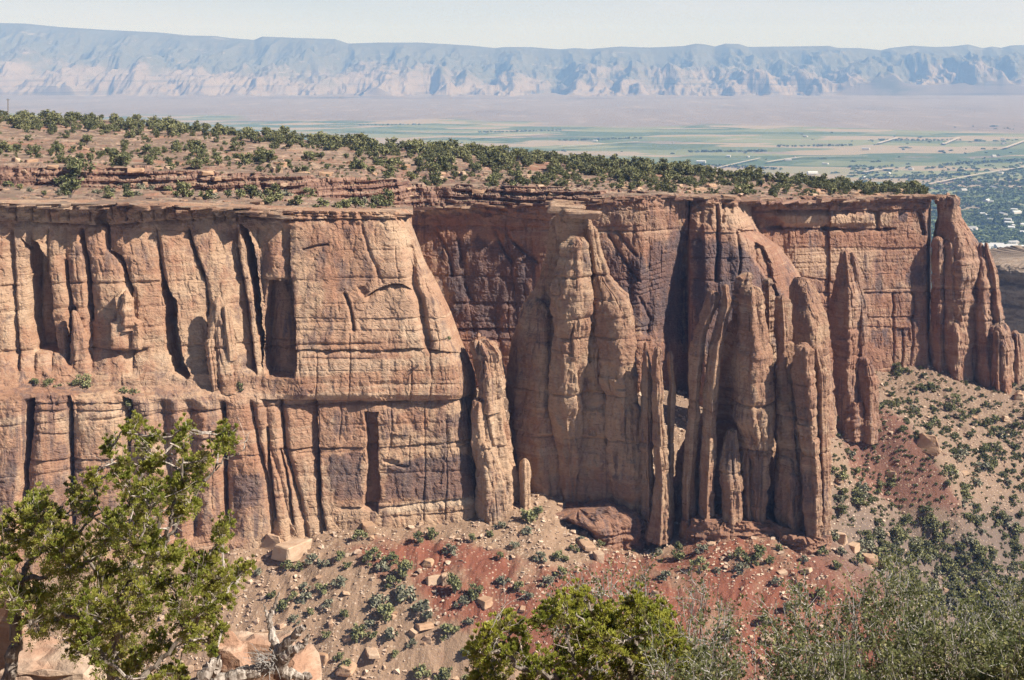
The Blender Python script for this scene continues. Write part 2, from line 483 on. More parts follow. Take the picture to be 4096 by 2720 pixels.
# pale clay knolls that stand out of the fields
# ---- Book-Cliff-like range at the far side
def range_material():
    n = NT('far range')
    nx = n.xyz(n.geo.outputs['True Normal'])
    h = n.attr('high')
    clay = n.mix(n.noise(n.scale(n.pos, (1 / 500, 1 / 500, 1 / 90)), 1.0, 6, 0.68), (0.13, 0.10, 0.085), (0.285, 0.235, 0.20))
    bands = n.noise(n.scale(n.pos, (1 / 2600, 1 / 2600, 1 / 42)), 1.0, 4, 0.6)
    clay = n.mix(n.mr(bands, 0.46, 0.34, 0, 0.7), clay, (0.085, 0.072, 0.06))
    wood = n.mix(n.noise(n.scale(n.pos, (1 / 160, 1 / 160, 1 / 60)), 1.0, 6, 0.72), (0.045, 0.055, 0.038), (0.16, 0.14, 0.105))
    f = n.mr(n.math('ADD', h, n.math('MULTIPLY', n.noise(n.scale(n.pos, (1 / 1300, 1 / 1300, 1 / 260)), 1.0, 7, 0.74), 1.2)), 0.86, 1.16)
    bare = n.mr(n.noise(n.scale(n.pos, (1 / 520, 1 / 520, 1 / 70), (4, 4, 4)), 1.0, 6, 0.72), 0.60, 0.68, 0, 0.75)
    wood = n.mix(bare, wood, (0.29, 0.25, 0.215))
    c = n.mix(f, clay, wood)
    n.b.inputs['Specular IOR Level'].default_value = 0.0
    return n.color(c)
M['range'] = range_material()
SKY_X = [-60, 0, 25, 60, 110, 160, 190, 215, 230, 250, 254, 262, 300, 335, 341, 348, 380, 420, 470, 495, 505, 530, 560, 575, 590, 620, 650, 672, 683, 696, 706, 715, 725, 739, 748, 770, 808, 829, 838, 860, 881, 890, 912, 936, 952, 968, 983, 992, 1001, 1011, 1024, 1060, 1174]
SKY_Y = [23, 24, 24.5, 28, 31, 33.5, 36.5, 37, 39, 40.5, 41, 37.5, 39, 40, 42, 44.5, 43.5, 43.5, 46.5, 49, 48, 48, 50.3, 49, 50, 47.5, 48.5, 47.5, 47, 44.6, 45.5, 47.4, 44.6, 44.9, 47.9, 47.6, 47.2, 46.8, 48.8, 49, 51.2, 49, 46.6, 48, 47.4, 45.4, 49.2, 47.4, 48.8, 46.4, 46, 47, 46]
NX, NY = 900, 150
pxs = np.linspace(-150, 1174, NX)
t = np.linspace(0, 1, NY)
PXg, T = np.meshgrid(pxs, t)
Yr = 20000 + 5600 * T
Xr = (PXg - CX) * Yr / F_PX
q = np.stack([Xr, Yr * 1.0, np.zeros_like(Xr)], -1).reshape(-1, 3)
crest = (-(np.interp(PXg, SKY_X, SKY_Y) - HY) * 25600 / F_PX)                 # height of skyline
H = crest - VZ
warp = (0.16 * fbm(q / 1500.0, 4) + 0.30 * (ridged(np.stack([q[:, 0] / 950, q[:, 1] / 4200, q[:, 2]], -1) + 3, 4) - 0.70)).reshape(T.shape)
tt = np.clip(T + warp * sstep(0.0, 0.16, T) * (1 - sstep(0.72, 1.0, T)), 0, 1)
base = np.interp(tt, [0, 0.08, 0.14, 0.24, 0.34, 0.46, 0.55, 0.68, 0.78, 0.93, 1.0], [0, 0.01, 0.04, 0.20, 0.34, 0.47, 0.53, 0.66, 0.74, 0.96, 1.0])
# second, nearer ridge on the right
fr = np.exp(-((PXg - 885) / 62) ** 2) * 0.36 + sstep(895, 990, PXg) * 0.28
base = np.maximum(base, np.clip(np.interp(tt, [0, 0.1, 0.16, 0.36, 0.5, 0.75], [0, 0.01, 0.05, 0.52, 0.50, 0.42]) + fr - 0.10, 0, 0.90) * sstep(780, 880, PXg) * (T > 0.1))
spur = (ridged(np.stack([q[:, 0] / 760, q[:, 1] / 2100, q[:, 2]], -1), 5) - 0.72).reshape(T.shape)
fine = (ridged(np.stack([q[:, 0] / 210, q[:, 1] / 420, q[:, 2]], -1), 4) - 0.72).reshape(T.shape)
amp = sstep(0.08, 0.2, T) * (1 - sstep(0.62, 0.9, T))
spur2 = (ridged(np.stack([q[:, 0] / 1300, q[:, 1] / 3800, q[:, 2] + 2], -1), 4) - 0.72).reshape(T.shape)
Zr = VZ + 18 + H * base + amp * (300 * spur + 45 * fine + 420 * spur2 + 120 * fbm(q / np.array([1500, 900, 1.0]), 5).reshape(T.shape))
Zr = np.where(T < 0.12, np.minimum(Zr, VZ + 16 + 260 * np.clip(T - 0.03, 0, 1)), Zr)
high = np.clip(base + 0.12 * spur, 0, 1)
V = np.stack([Xr, Yr, Zr], -1).reshape(-1, 3)
back = V[-NX:].copy(); back[:, 1] += 900; back[:, 0] *= 1.02; back[:, 2] -= 700
V = np.concatenate([V, back]); high = np.concatenate([high.ravel(), np.ones(NX)])
tagit(mesh_np('far_mountains', V, grid_faces(NY + 1, NX), M['range'], smooth=False, attrs={'high': high}), kind='structure')

# ---- talus and canyon floor: a smooth sheet through measured ground points, then roughened
TP = np.array([  # px, py, distance
 (-120,552,402),(-60,556,408),(20,556,416),(100,550,422),(160,544,428),(225,534,435),(263,534,438),(300,531,441),(340,525,441),(375,522,442),(400,524,442),
 (440,519,444),(480,508,448),(520,501,452),(545,497,456),(570,505,456),(590,524,455),(640,546,449),(680,537,447),(720,528,446),(750,524,446),
 (785,535,443),(812,552,438),(832,542,445),
 (60,500,470),(300,480,480),(480,430,520),(560,420,520),(600,420,530),(683,398,562),(680,430,520),(700,410,560),(740,415,560),(790,420,560),(830,430,550),
 (500,385,580),(600,380,590),(700,375,610),(780,372,640),
 (0,620,410),(150,610,410),(250,605,410),(350,600,408),(450,600,408),(550,600,408),(650,605,408),(750,600,410),(830,590,414),(865,575,424),(880,583,424),(912,612,412),(940,640,400),
 (0,700,384),(150,700,384),(250,695,386),(350,690,388),(450,690,389),(550,690,388),(650,690,386),(750,690,386),(850,680,388),(920,680,386),(960,700,384),
 (0,800,352),(300,800,352),(600,800,350),(900,800,350),(300,900,325),(700,900,325),
 (850,425,571),(880,408,580),(905,418,578),(925,438,564),(945,458,556),(840,432,566),(866,421,572),
 (880,371,657),(905,371,660),(932,362,667),(965,374,668),(990,376,666),(1015,374,664),(1060,385,660),(1120,395,650),
 (895,395,635),(930,395,640),(975,405,637),(1005,430,625),(1045,440,620),(960,420,624),
 (850,470,552),(900,455,557),(900,500,541),(950,480,566),(950,520,552),(1000,500,582),(1024,480,596),(1060,500,600),(860,520,520),(850,560,500),
 (900,545,548),(950,560,552),(1000,555,562),(1060,545,590),(1120,540,600),(930,600,530),(985,600,543),(1060,600,562),(1130,600,570),
 (975,645,512),(1040,650,510),(1100,650,520),(1000,720,470),(1100,740,470),(1200,600,560),(1250,700,480),
], float)
tpw = up(TP[:, 0], TP[:, 1], TP[:, 2])
cx, cyy, cz = tpw.T
S = 100.0
def tps_k(r2): return 0.5 * r2 * np.log(r2 + 1e-9)
A2 = np.stack([cx, cyy], -1) / S
K = tps_k(((A2[:, None] - A2[None]) ** 2).sum(-1)) + np.eye(len(A2)) * 0.004
Pm = np.concatenate([np.ones((len(A2), 1)), A2], 1)
Amat = np.block([[K, Pm], [Pm.T, np.zeros((3, 3))]])
sol = np.linalg.solve(Amat, np.concatenate([cz, np.zeros(3)]))
def tps(x, y):
    q = np.stack([x, y], -1) / S
    out = np.empty(len(q))
    for i in range(0, len(q), 20000):
        k = tps_k(((q[i:i + 20000, None] - A2[None]) ** 2).sum(-1))
        out[i:i + 20000] = k @ sol[:-3] + sol[-3] + q[i:i + 20000] @ sol[-2:]
    return out
def poly_mask(px, py, poly):
    """signed distance (positive inside) to polygon in pixels"""
    poly = np.asarray(poly, float)
    inside = np.zeros(px.shape, bool); dm = np.full(px.shape, 1e9)
    n = len(poly)
    for i in range(n):
        x0, y0 = poly[i]; x1, y1 = poly[(i + 1) % n]
        cond = ((y0 > py) != (y1 > py))
        with np.errstate(divide='ignore', invalid='ignore'):
            xi = (x1 - x0) * (py - y0) / (y1 - y0 + 1e-12) + x0
        inside ^= cond & (px < xi)
        dx, dy = x1 - x0, y1 - y0
        tt_ = np.clip(((px - x0) * dx + (py - y0) * dy) / (dx * dx + dy * dy + 1e-9), 0, 1)
        dm = np.minimum(dm, np.hypot(px - x0 - tt_ * dx, py - y0 - tt_ * dy))
    return np.where(inside, dm, -dm)

tx = np.arange(-190, 330, 0.9); ty = np.arange(322, 700, 0.9)
TX, TY = np.meshgrid(tx, ty)
TZ = tps(TX.ravel(), TY.ravel())
q = np.stack([TX.ravel(), TY.ravel(), np.zeros(TX.size)], -1)
tpx = TX.ravel() * F_PX / TY.ravel() + CX
tpy = -TZ * F_PX / TY.ravel() + HY
red = np.full(len(q), -0.1)
for poly, v, s in [
    ([(330,545),(420,535),(500,535),(560,545),(600,548),(650,548),(700,532),(760,523),(800,545),(850,540),(885,575),(915,610),(950,650),(900,690),(760,690),(560,690),(480,640),(400,590)], 0.62, 40),
    ([(430,540),(500,560),(560,600),(600,660),(560,690),(500,660),(440,600),(400,560)], 0.3, 25),
    ([(300,560),(340,600),(430,680),(520,690),(560,640),(470,600)], 0.22, 40),
    ([(840,425),(880,405),(905,420),(935,460),(960,505),(900,510),(860,490),(845,450)], 0.72, 14),
    ([(900,500),(960,500),(985,515),(940,525),(900,520)], 0.3, 12)]:
    red = np.maximum(red, -0.1 + (v + 0.1) * sstep(-s, s * 0.6, poly_mask(tpx, tpy, poly)))
# the gravelly tan fan under the middle of the cliff stays tan
fan = sstep(-14, 14, poly_mask(tpx, tpy, [(445,522),(520,500),(570,505),(600,530),(590,560),(560,560),(500,545),(470,535)]))
red = red * (1 - fan) - 0.1 * fan
grey = sstep(-60, 30, poly_mask(tpx, tpy, [(835,500),(900,520),(960,520),(1040,500),(1300,480),(1300,720),(960,660),(915,600),(880,570),(840,545)]))
grey = np.maximum(grey, 0.42 * sstep(500, 560, q[:, 1]))
veg = np.clip(0.25 + 0.8 * grey, 0, 1)
rough = 1.6 * fbm(q / 26.0, 4) + 0.55 * (1 + 0.2 * fbm(q / 60, 2)) * fbm(q / 4.2, 4) + 0.35 * fbm(q / 1.6, 2)
gul = (ridged(np.stack([q[:, 0] / 13 + 0.5 * fbm(q / 18.0, 2), q[:, 1] / 50, q[:, 2]], -1), 4) - 0.7) * 3.4
TZf = TZ + rough * 0.8 + gul * (1 - grey) * 0.8
tal = mesh_np('talus_slope', np.stack([TX.ravel(), TY.ravel(), TZf], -1), grid_faces(*TX.shape), M['talus'], smooth=False,
              attrs={'red': red, 'grey': grey, 'veg': veg})
tagit(tal, kind='structure')
TZg = TZf.reshape(TX.shape)
REDg = red.reshape(TX.shape); GREYg = grey.reshape(TX.shape)
def bil(G, x, y):
    fx = np.clip((np.asarray(x) - tx[0]) / 0.9, 0, len(tx) - 1.01); fy = np.clip((np.asarray(y) - ty[0]) / 0.9, 0, len(ty) - 1.01)
    i, j = fx.astype(int), fy.astype(int); a, b = fx - i, fy - j
    return (G[j, i] * (1 - a) + G[j, i + 1] * a) * (1 - b) + (G[j + 1, i] * (1 - a) + G[j + 1, i + 1] * a) * b
def talus_hit(px, py, d0=330, d1=690):
    """first ground distance along the line of sight through (px, py)"""
    ds = np.arange(d0, d1, 0.8)
    p = up(px, py, ds)
    g = bil(TZg, p[:, 0], p[:, 1])
    k = np.nonzero(g >= p[:, 2])[0]
    return ds[k[0]] if len(k) else None

# ---- top of the mesa
LV = {  # px: levels A..E as (distance, row)
 -80: [(514,187),(519,158),(670,140),(910,112)], 0: [(520,190),(525,163),(680,142),(900,116)], 100: [(528,190),(533,168),(690,145),(900,121)],
 200: [(535,192),(540,170),(690,148),(880,130)], 300: [(545,197),(550,175),(690,155),(860,139)], 400: [(572,204),(577,180),(690,161),(840,147)],
 412: [(582,206),(587,183),(690,161.5),(838,148)], 500: [(577,205),(582,186),(690,167),(820,155)], 560: [(571,203),(576,187),(690,173),(806,161)],
 600: [(568,198),(573,190),(690,176),(800,164)], 650: [(570,195),(582,191.5),(690,179.5),(790,168)], 686: [(576,195),(590,193),(690,182),(780,172)],
 760: [(584,199),(596,196),(690,186),(770,179)], 800: [(640,199),(648,196),(700,188.5),(760,184)], 870: [(656,196.5),(664,194.5),(705,191.3),(745,191)], 931: [(664,195.5),(672,195),(696,194),(720,194.3)]}
LX = sorted(LV)
mpx = np.concatenate([np.arange(-80, 931, 1.0), [931]])
lev = np.array([[np.interp(mpx, LX, [LV[k][i][j] for k in LX]) for j in (0, 1)] for i in range(4)])  # level, (d|py), col
vs = np.concatenate([np.linspace(0, 1, 64)[:-1], np.linspace(1, 2, 110)[:-1], np.linspace(2, 3, 110), np.linspace(3.05, 4, 24)])
D_, ZZ = [], []
for v in vs:
    if v <= 3:
        i = min(int(v), 2); f = v - i
        d = lev[i, 0] * (1 - f) + lev[i + 1, 0] * f
        z0 = -(lev[i, 1] - HY) * lev[i, 0] / F_PX; z1 = -(lev[i + 1, 1] - HY) * lev[i + 1, 0] / F_PX
        D_.append(d); ZZ.append(z0 * (1 - f) + z1 * f)
    else:
        d = lev[3, 0] + (v - 3) * 420
        z1 = -(lev[3, 1] - HY) * lev[3, 0] / F_PX
        D_.append(d); ZZ.append(z1 - 150 * (v - 3) ** 1.5)
D_ = np.array(D_); ZZ = np.array(ZZ)
VV = np.repeat(vs[:, None], len(mpx), 1); MP = np.repeat(mpx[None], len(vs), 0)
MX = (MP - CX) * D_ / F_PX
q = np.stack([MX.ravel(), D_.ravel(), np.zeros(MX.size)], -1)
n1 = fbm(q / 45, 4).reshape(MX.shape); n2 = fbm(q / 13, 4).reshape(MX.shape); n3 = fbm(q / 4, 3).reshape(MX.shape)
right = sstep(700, 930, MP)
flat = ZZ + (n1 * 3.0 + n2 * 1.1) * sstep(0.9, 1.4, VV) * (1 - 0.75 * right) + n2 * 0.9 + n3 * 0.35
step = 1.55
qz = flat / step + 0.75 * n1 + 0.5 * n2
fl = np.floor(qz); fr = qz - fl
ter = step * (fl + sstep(0.62, 0.98, fr) - 0.75 * n1 - 0.5 * n2)
w = np.clip(1 - sstep(1.15, 1.7, VV) + 0.85 * sstep(0.02, 0.3, n1 + 0.35 * n2), 0, 1) * (1 - sstep(2.6, 3.0, VV) * 0.6)
MZ = flat * (1 - w) + ter * w
# undercut ledges on the steep Kayenta steps: push alternate beds out and in
ph = MZ / 2.6 + 0.5 * n1 + 0.55 * n2
und = (sstep(0.35, 0.65, ph - np.floor(ph)) - 0.5) * 2.2 * (1 - sstep(0.8, 1.2, VV)) * sstep(-0.5, 0.3, n2 + n1) + n3 * 0.9 * (1 - sstep(0.9, 1.3, VV))
qq = np.stack([MX.ravel(), D_.ravel(), MZ.ravel()], -1)
kr = np.zeros(MX.size); mk_ = VV.ravel() < 1.25
kr[mk_] = rockify(qq[mk_], None, a=0.7, seed=6, crack=1.3, block=2.4, bed=2.2, slab=1.2)
MY = D_ - (und + kr.reshape(MX.shape) * (1 - sstep(1.0, 1.25, VV))) * sstep(0.0, 0.08, VV)
V = np.stack([MX, MY, MZ], -1)
front = V[0].copy(); front[:, 2] -= 1.2
V = np.concatenate([front[None], V], 0)
tagit(mesh_np('mesa_top', V.reshape(-1, 3), grid_faces(V.shape[0], V.shape[1]), M['mesa'], smooth=False), kind='structure')
def mesa_pt(px, v):
    fj = np.interp(v, vs, np.arange(len(vs))); fi = np.interp(px, mpx, np.arange(len(mpx)))
    j, i = int(round(float(fj))), int(round(float(fi)))
    return np.array([MX[j, i], MY[j, i], MZ[j, i]])

# ---- bench on top of the near cliff
bpx = np.arange(-80, 414, 1.0); bv = np.linspace(0, 1, 120)
bd0 = np.interp(bpx, [-80, 0, 200, 300, 400, 413], [418, 428, 442, 453, 456, 458]); bp0 = np.interp(bpx, [-80, 0, 100, 200, 300, 400, 413], [203.5, 203.5, 203.5, 206.5, 211, 212.5, 214])
bd1 = np.interp(bpx, [-80, 0, 100, 200, 300, 400, 413], [527, 528, 536, 545, 554, 577, 584]); bp1 = np.interp(bpx, [-80, 0, 100, 200, 300, 400, 413], [184, 185, 186.5, 189.5, 195, 204, 206.5])
BV, BP = np.meshgrid(bv, bpx, indexing='ij')
BD = bd0[None] * (1 - BV) + bd1[None] * BV
z0 = -(bp0 - HY) * bd0 / F_PX; z1 = -(bp1 - HY) * bd1 / F_PX
BZ = z0[None] * (1 - BV) + z1[None] * BV
BX = (BP - CX) * BD / F_PX
q = np.stack([BX.ravel(), BD.ravel(), np.zeros(BX.size)], -1)
b1 = fbm(q / 22, 4).reshape(BX.shape); b2 = fbm(q / 6, 4).reshape(BX.shape)
f_ = BZ + (b1 * 2.4 + b2 * 0.8) * sstep(0.0, 0.12, BV)
qz = f_ / 1.1 + b1 * 0.9; fl = np.floor(qz)
BZ = 0.25 * f_ + 0.75 * 1.1 * (fl + sstep(0.55, 0.95, qz - fl) - b1 * 0.9)
V = np.stack([BX, BD, BZ], -1)
tagit(mesh_np('mesa_bench', V.reshape(-1, 3), grid_faces(*BX.shape), M['mesa'], smooth=False), kind='structure')
def bench_pt(px, v):
    i = int(np.clip(round(px + 80), 0, len(bpx) - 1)); j = int(np.clip(round(v * 119), 0, 119))
    return np.array([BX[j, i], BD[j, i], BZ[j, i]])

# ---- farm roads in the valley
n = NT('dirt road'); n.color((0.42, 0.36, 0.29)); M['road'] = n.m
def road(pts, w_):
    P = np.array([((px - CX) * (-VZ) / (py - HY), -VZ * F_PX / (py - HY)) for px, py in pts])
    tg = np.gradient(P, axis=0); tg /= np.linalg.norm(tg, axis=1)[:, None]
    nn = np.stack([-tg[:, 1], tg[:, 0]], -1) * w_ / 2
    V = np.concatenate([np.c_[P + nn, np.full(len(P), VZ + 12.0)], np.c_[P - nn, np.full(len(P), VZ + 12.0)]])
    k = len(P); i = np.arange(k - 1)
    tagit(mesh_np('road', V, np.stack([i, i + 1, i + 1 + k, i + k], -1), M['road']), kind='structure')
for pts, w_ in [([(878,145),(898,139)], 26), ([(944,145.5),(959,139)], 26), ([(1005,149.5),(1028,141)], 26), ([(767,164),(785,161),(802,158.8),(835,158.2),(868,158)], 22), ([(864,174.5),(876,172),(890,170.5)], 20), ([(690,176),(760,160)], 16), ([(930,186),(980,176),(1030,168)], 18), ([(560,148),(640,143)], 24), ([(470,140),(560,134)], 26)]:
    road(pts, w_)
# ================================================================== CLIFFS
class Wall:
    """a cliff face: rows follow heights, columns follow the run of the wall; relief is carved in metres"""
    def __init__(s, px0, px1, py0, py1, step, dist):
        s.px = np.arange(px0, px1 + step, step); s.py = np.arange(py0, py1 + step, step)
        s.PX, s.PY = np.meshgrid(s.px, s.py)
        s.D = dist(s.PX, s.PY)
        s.cap_rows = 22 / step
        s.R = np.zeros_like(s.D)               # + is outward, towards the canyon
        s.stain = np.zeros_like(s.D); s.red = np.zeros_like(s.D); s.pale = np.zeros_like(s.D)
        q = up(s.PX.ravel(), s.PY.ravel(), s.D.ravel())
        s.q = q
        s.wx = (2.2 * fbm(q / 6.0, 3) + 0.9 * fbm(q / 1.8, 2)).reshape(s.D.shape)
        s.wy = (1.2 * fbm(q / 8.0 + 11, 3) + 0.6 * fbm(q / 1.8 + 5, 2)).reshape(s.D.shape)
    def _dist(s, poly):
        dm = np.full(s.D.shape, 1e9); X = s.PX + s.wx * 0.6; Y = s.PY
        for (x0, y0), (x1, y1) in zip(poly[:-1], poly[1:]):
            dx, dy = x1 - x0, y1 - y0
            t = np.clip(((X - x0) * dx + (Y - y0) * dy) / (dx * dx + dy * dy), 0, 1)
            dm = np.minimum(dm, np.hypot(X - x0 - t * dx, Y - y0 - t * dy))
        return dm
    def groove(s, poly, w, depth):
        s.R -= depth * np.exp(-(s._dist(poly) / w) ** 2)
    def recess(s, poly, depth, soft=2.0, slope=0.0):
        sd = poly_mask(s.PX + s.wx * 1.25, s.PY + s.wy * 1.1, poly)
        s.R -= depth * sstep(-soft * 0.3, soft, sd)
    def raise_(s, poly, h, soft=2.0):
        sd = poly_mask(s.PX + s.wx * 0.7, s.PY + s.wy * 0.7, poly)
        s.R += h * sstep(-soft * 0.3, soft, sd)
    def ledge(s, poly, amp, dn=4.0, x0=None, x1=None):
        xs = [p[0] for p in poly]; y = np.interp(s.PX, xs, [p[1] for p in poly]) + s.wy * 0.8
        k = s.PY - y
        m = sstep(xs[0] - 3, xs[0] + 3, s.PX) * sstep(xs[-1] + 3, xs[-1] - 3, s.PX)
        m = m * np.clip(0.75 + 0.5 * s.wx / 1.2, 0.15, 1.4)
        s.R -= m * amp * np.where(k > 0, np.exp(-np.clip(k, 0, 99) / dn), np.exp(-(k / 0.5) ** 2))
    def columns(s, lines, y0, y1, bulge, p=2.6, edge=4):
        L = []
        for ln in lines:
            L.append(np.interp(s.py, [a[1] for a in ln], [a[0] for a in ln]))
        L = np.sort(np.array(L), 0)                    # k, rows
        env = sstep(y0 - edge, y0 + edge, s.PY) * sstep(y1 + edge, y1 - edge, s.PY)
        X = s.PX + s.wx * 0.55
        out = np.zeros_like(s.D)
        rg = np.random.RandomState(int(y0 * 7 + len(lines)))
        for a, b in zip(L[:-1], L[1:]):
            a = a[:, None]; b = b[:, None]; w = np.maximum(b - a, 0.5)
            t = np.clip((X - a) / w * 2 - 1, -1, 1)
            ins = (X > a) & (X <= b)
            hh = bulge * np.clip(w / 26.0, 0.35, 1.5) * rg.uniform(0.55, 1.25)
            k = rg.uniform(-0.55, 0.35)              # where the arris of the pillar stands
            fl = rg.uniform(0.1, 0.5)
            left = np.clip((k - fl * 0.5 - t) / (1 + k - fl * 0.5), 0, 1); right_ = np.clip((t - k - fl * 0.5) / (1 - k - fl * 0.5), 0, 1)
            prof = 1 - rg.uniform(0.5, 1.1) * left ** rg.uniform(1.1, 2.2) - rg.uniform(0.5, 1.1) * right_ ** rg.uniform(1.1, 2.6)
            out = np.where(ins, hh * (prof - 1), out)
        s.R += env * out
    def blob(s, kind, poly, v, soft=8):
        arr = getattr(s, kind)
        sd = poly_mask(s.PX + s.wx * 1.5, s.PY + s.wy * 1.5, poly)
        setattr(s, kind, np.maximum(arr, v * sstep(-soft, soft, sd)))
    def build(s, name, mat, rock, extra_right=None, cap_depth=8.0, left=None):
        n = np.zeros_like(s.q); n[:, 1] = -1
        disp = rockify(s.q, n, **rock).reshape(s.D.shape)
        capn = fbm(np.stack([s.PX.ravel() / 9.0, np.zeros(s.PX.size), s.PY.ravel() / 6.0 + 3], -1), 3).reshape(s.D.shape)
        Rr = s.R + disp + 2.4 * capn * sstep(s.cap_rows, 3, np.arange(s.D.shape[0]))[:, None]
        X = (s.PX - CX) * s.D / F_PX; Z = -(s.PY - HY) * s.D / F_PX
        Y = s.D - Rr
        V = np.stack([X, Y, Z], -1)
        st, rd, pl = s.stain, s.red, s.pale
        def addcol(V, new, side):
            return np.concatenate([V, new[:, None]], 1) if side else np.concatenate([new[:, None], V], 1)
        if extra_right:
            k = len(extra_right)
            for (dx, dy, dz) in extra_right:
                e = V[:, -1].copy(); e[:, 0] += dx; e[:, 1] += dy; e[:, 2] += dz
                V = addcol(V, e, 1)
            f = lambda A: np.concatenate([A] + [A[:, -1:]] * k, 1)
            st, rd, pl = f(st), f(rd), f(pl)
        top = V[0].copy(); top[:, 1] += cap_depth; top[:, 2] += 0.2
        V = np.concatenate([top[None], V], 0)
        f = lambda A: np.concatenate([A[:1], A], 0)
        st, rd, pl = f(st), f(rd), f(pl)
        return mesh_np(name, V.reshape(-1, 3), grid_faces(V.shape[0], V.shape[1]), mat, smooth=False,
                       attrs={'stain': st.ravel(), 'red': rd.ravel(), 'pale': pl.ravel()})

def interp2(px, py, xs, ys, tab):
    tab = np.asarray(tab, float)
    rows = np.array([np.interp(px, xs, r) for r in tab])      # len(ys), shape
    out = np.zeros(px.shape)
    for i in range(len(ys) - 1):
        t = np.clip((py - ys[i]) / (ys[i + 1] - ys[i]), 0, 1)
        m = (py >= ys[i]) if i else np.ones(px.shape, bool)
        out = np.where(m, rows[i] * (1 - t) + rows[i + 1] * t, out)
    return out

# ------------------------------------------------------------------ the near cliff
NOSE_Y = [200, 213, 226, 247, 276, 302, 328, 345, 365, 388, 398, 404, 440, 470, 505, 545]
NOSE_X = [411, 412, 417, 424, 439, 451, 460, 467, 475, 477, 475, 478, 482, 484, 490, 496]
def near_dist(px, py):
    xs = [-60, 60, 122, 180, 262, 296, 400]
    ys = [200, 222, 250, 280, 320, 352, 386, 395, 403, 449, 530, 570]
    tab = [
     [21, 21, 20, 20, 20, 14, 13], [20, 20, 18, 18, 18, 12, 11.5], [19, 19, 16, 15, 15, 10, 9.5], [18, 18, 14, 12.5, 12, 7.5, 7],
     [17, 17, 12, 10, 9.5, 4.8, 4.2], [16, 15, 10.5, 8.5, 8, 2.2, 2.0], [8, 7, 6, 5.5, 5.5, 0.6, 0.4], [1.5, 1, 1.5, 2.5, 3.5, 0.3, 0],
     [0, 0, 0, 1.2, 2, 2.2, 2.2], [-0.5, -0.5, -0.5, 0.5, 0.8, 1.2, 1.0], [-2, -2, -2, -1.5, -1.5, -1.5, -1.5], [-3, -3, -3, -3, -3, -3, -3]]
    d = 439.5 + np.interp(px, [-60, 0, 150, 300, 450], [-34, -27, -14, -3, 3]) + interp2(px, py, xs, ys, tab)
    xr = np.interp(py, NOSE_Y, NOSE_X)
    u = np.clip((px - (xr - 34)) / 34.0, 0, 1)
    d = d + 26 * (1 - np.sqrt(np.clip(1 - u ** 2.4, 0, 1)))
    return d
w = Wall(-60, 412, 201, 600, 1.0, near_dist)
# stretch the columns so the last one follows the nose
xr = np.interp(w.py, NOSE_Y, NOSE_X)[:, None]
u = (w.PX + 60) / (w.PX.max() + 60)
k = sstep(0.62, 1.0, u)
uu = np.linspace(0, 1, 560)[None]
base_px = -60 + (xr + 60) * (1 - (1 - uu) ** 1.0)
# finer sampling toward the nose
uu2 = np.concatenate([np.linspace(0, 0.94, 500), np.linspace(0.94, 1.0, 70)[1:]])[None]
w.PX = -60 + (xr + 60) * uu2; w.PY = np.repeat(w.py[:, None], w.PX.shape[1], 1)
topn = np.interp(w.PX, [-80, 0, 100, 200, 300, 400, 413], [203, 203, 203, 206, 210.5, 212.5, 214])
w.PY = topn + (w.PY - 201) * (600 - topn) / 399.0
w.D = near_dist(w.PX, w.PY); w.R = np.zeros_like(w.D)
w.stain = w.R.copy(); w.red = w.R.copy(); w.pale = w.R.copy()
w.q = up(w.PX.ravel(), w.PY.ravel(), w.D.ravel())
w.wx = (2.2 * fbm(w.q / 6.0, 3) + 0.9 * fbm(w.q / 1.8, 2)).reshape(w.D.shape)
w.wy = (1.2 * fbm(w.q / 8.0 + 11, 3) + 0.6 * fbm(w.q / 1.8 + 5, 2)).reshape(w.D.shape)
# cap band of broken blocks
w.ledge([(-60,221),(30,222),(100,226),(150,222),(232,216),(300,220),(411,219)], 2.4, 3.5)
w.ledge([(-60,206),(100,206),(200,208),(300,213),(411,215)], 1.0, 2.0)
w.ledge([(230,212),(300,216),(411,218)], 1.5, 2.0)
for x in (14, 31, 48, 66, 88, 112, 124, 140, 152, 163, 174, 190, 212, 222, 235):
    w.groove([(x, 206), (x + 2, 220)], 1.0, 1.2)
w.recess([(93,219),(103,205),(108,207),(107,220),(104,228),(96,224)], 4.5, 1.5)
w.raise_([(106,205),(118,205),(124,217),(118,223),(110,219)], 1.8, 1.5)
# left: hollows, ribs and pillars of the upper face
w.columns([[(-62,220),(-60,380)], [(-35,230),(-30,380)], [(-10,225),(-8,380)], [(10,225),(14,300),(18,350)], [(30,240),(28,310),(32,352)], [(47,240),(52,350)], [(64,255),(66,290),(71,330)],
           [(79,235),(85,260),(88,310),(90,345)], [(106,225),(110,245),(122,262),(131,291),(133,330)], [(155,225),(160,270),(163,300),(164,345),(172,370)],
           [(187,230),(195,258),(204,276),(206,300)], [(237,250),(243,285),(252,345),(258,375)], [(256,230),(263,300),(264,380)], [(290,245),(291,275),(296,345)]], 228, 372, 3.2)
w.recess([(31,240),(37,243),(47,262),(51,300),(53,330),(56,352),(33,353),(29,330),(26,318),(28,280)], 9.0, 3.0)
w.recess([(20,238),(30,248),(29,275),(26,277),(27,255)], 5, 1.5)
w.groove([(64,262),(66,285),(71,312)], 1.5, 2.4)
w.groove([(80,232),(85,260),(87,300),(90,320)], 1.8, 2.8)
w.groove([(106,224),(107,252),(119,258),(124,273),(131,291)], 1.6, 2.8)
w.groove([(71,310),(69,330),(69,362)], 2.6, 3.6)
w.groove([(187,232),(196,258),(203,276)], 1.6, 2.4)
w.groove([(237,250),(243,285),(249,320),(253,370)], 1.4, 2.2)
w.recess([(160,272),(166,283),(175,300),(178,330),(181,356),(190,376),(186,381),(173,374),(165,345),(162,300)], 8.5, 2.6)
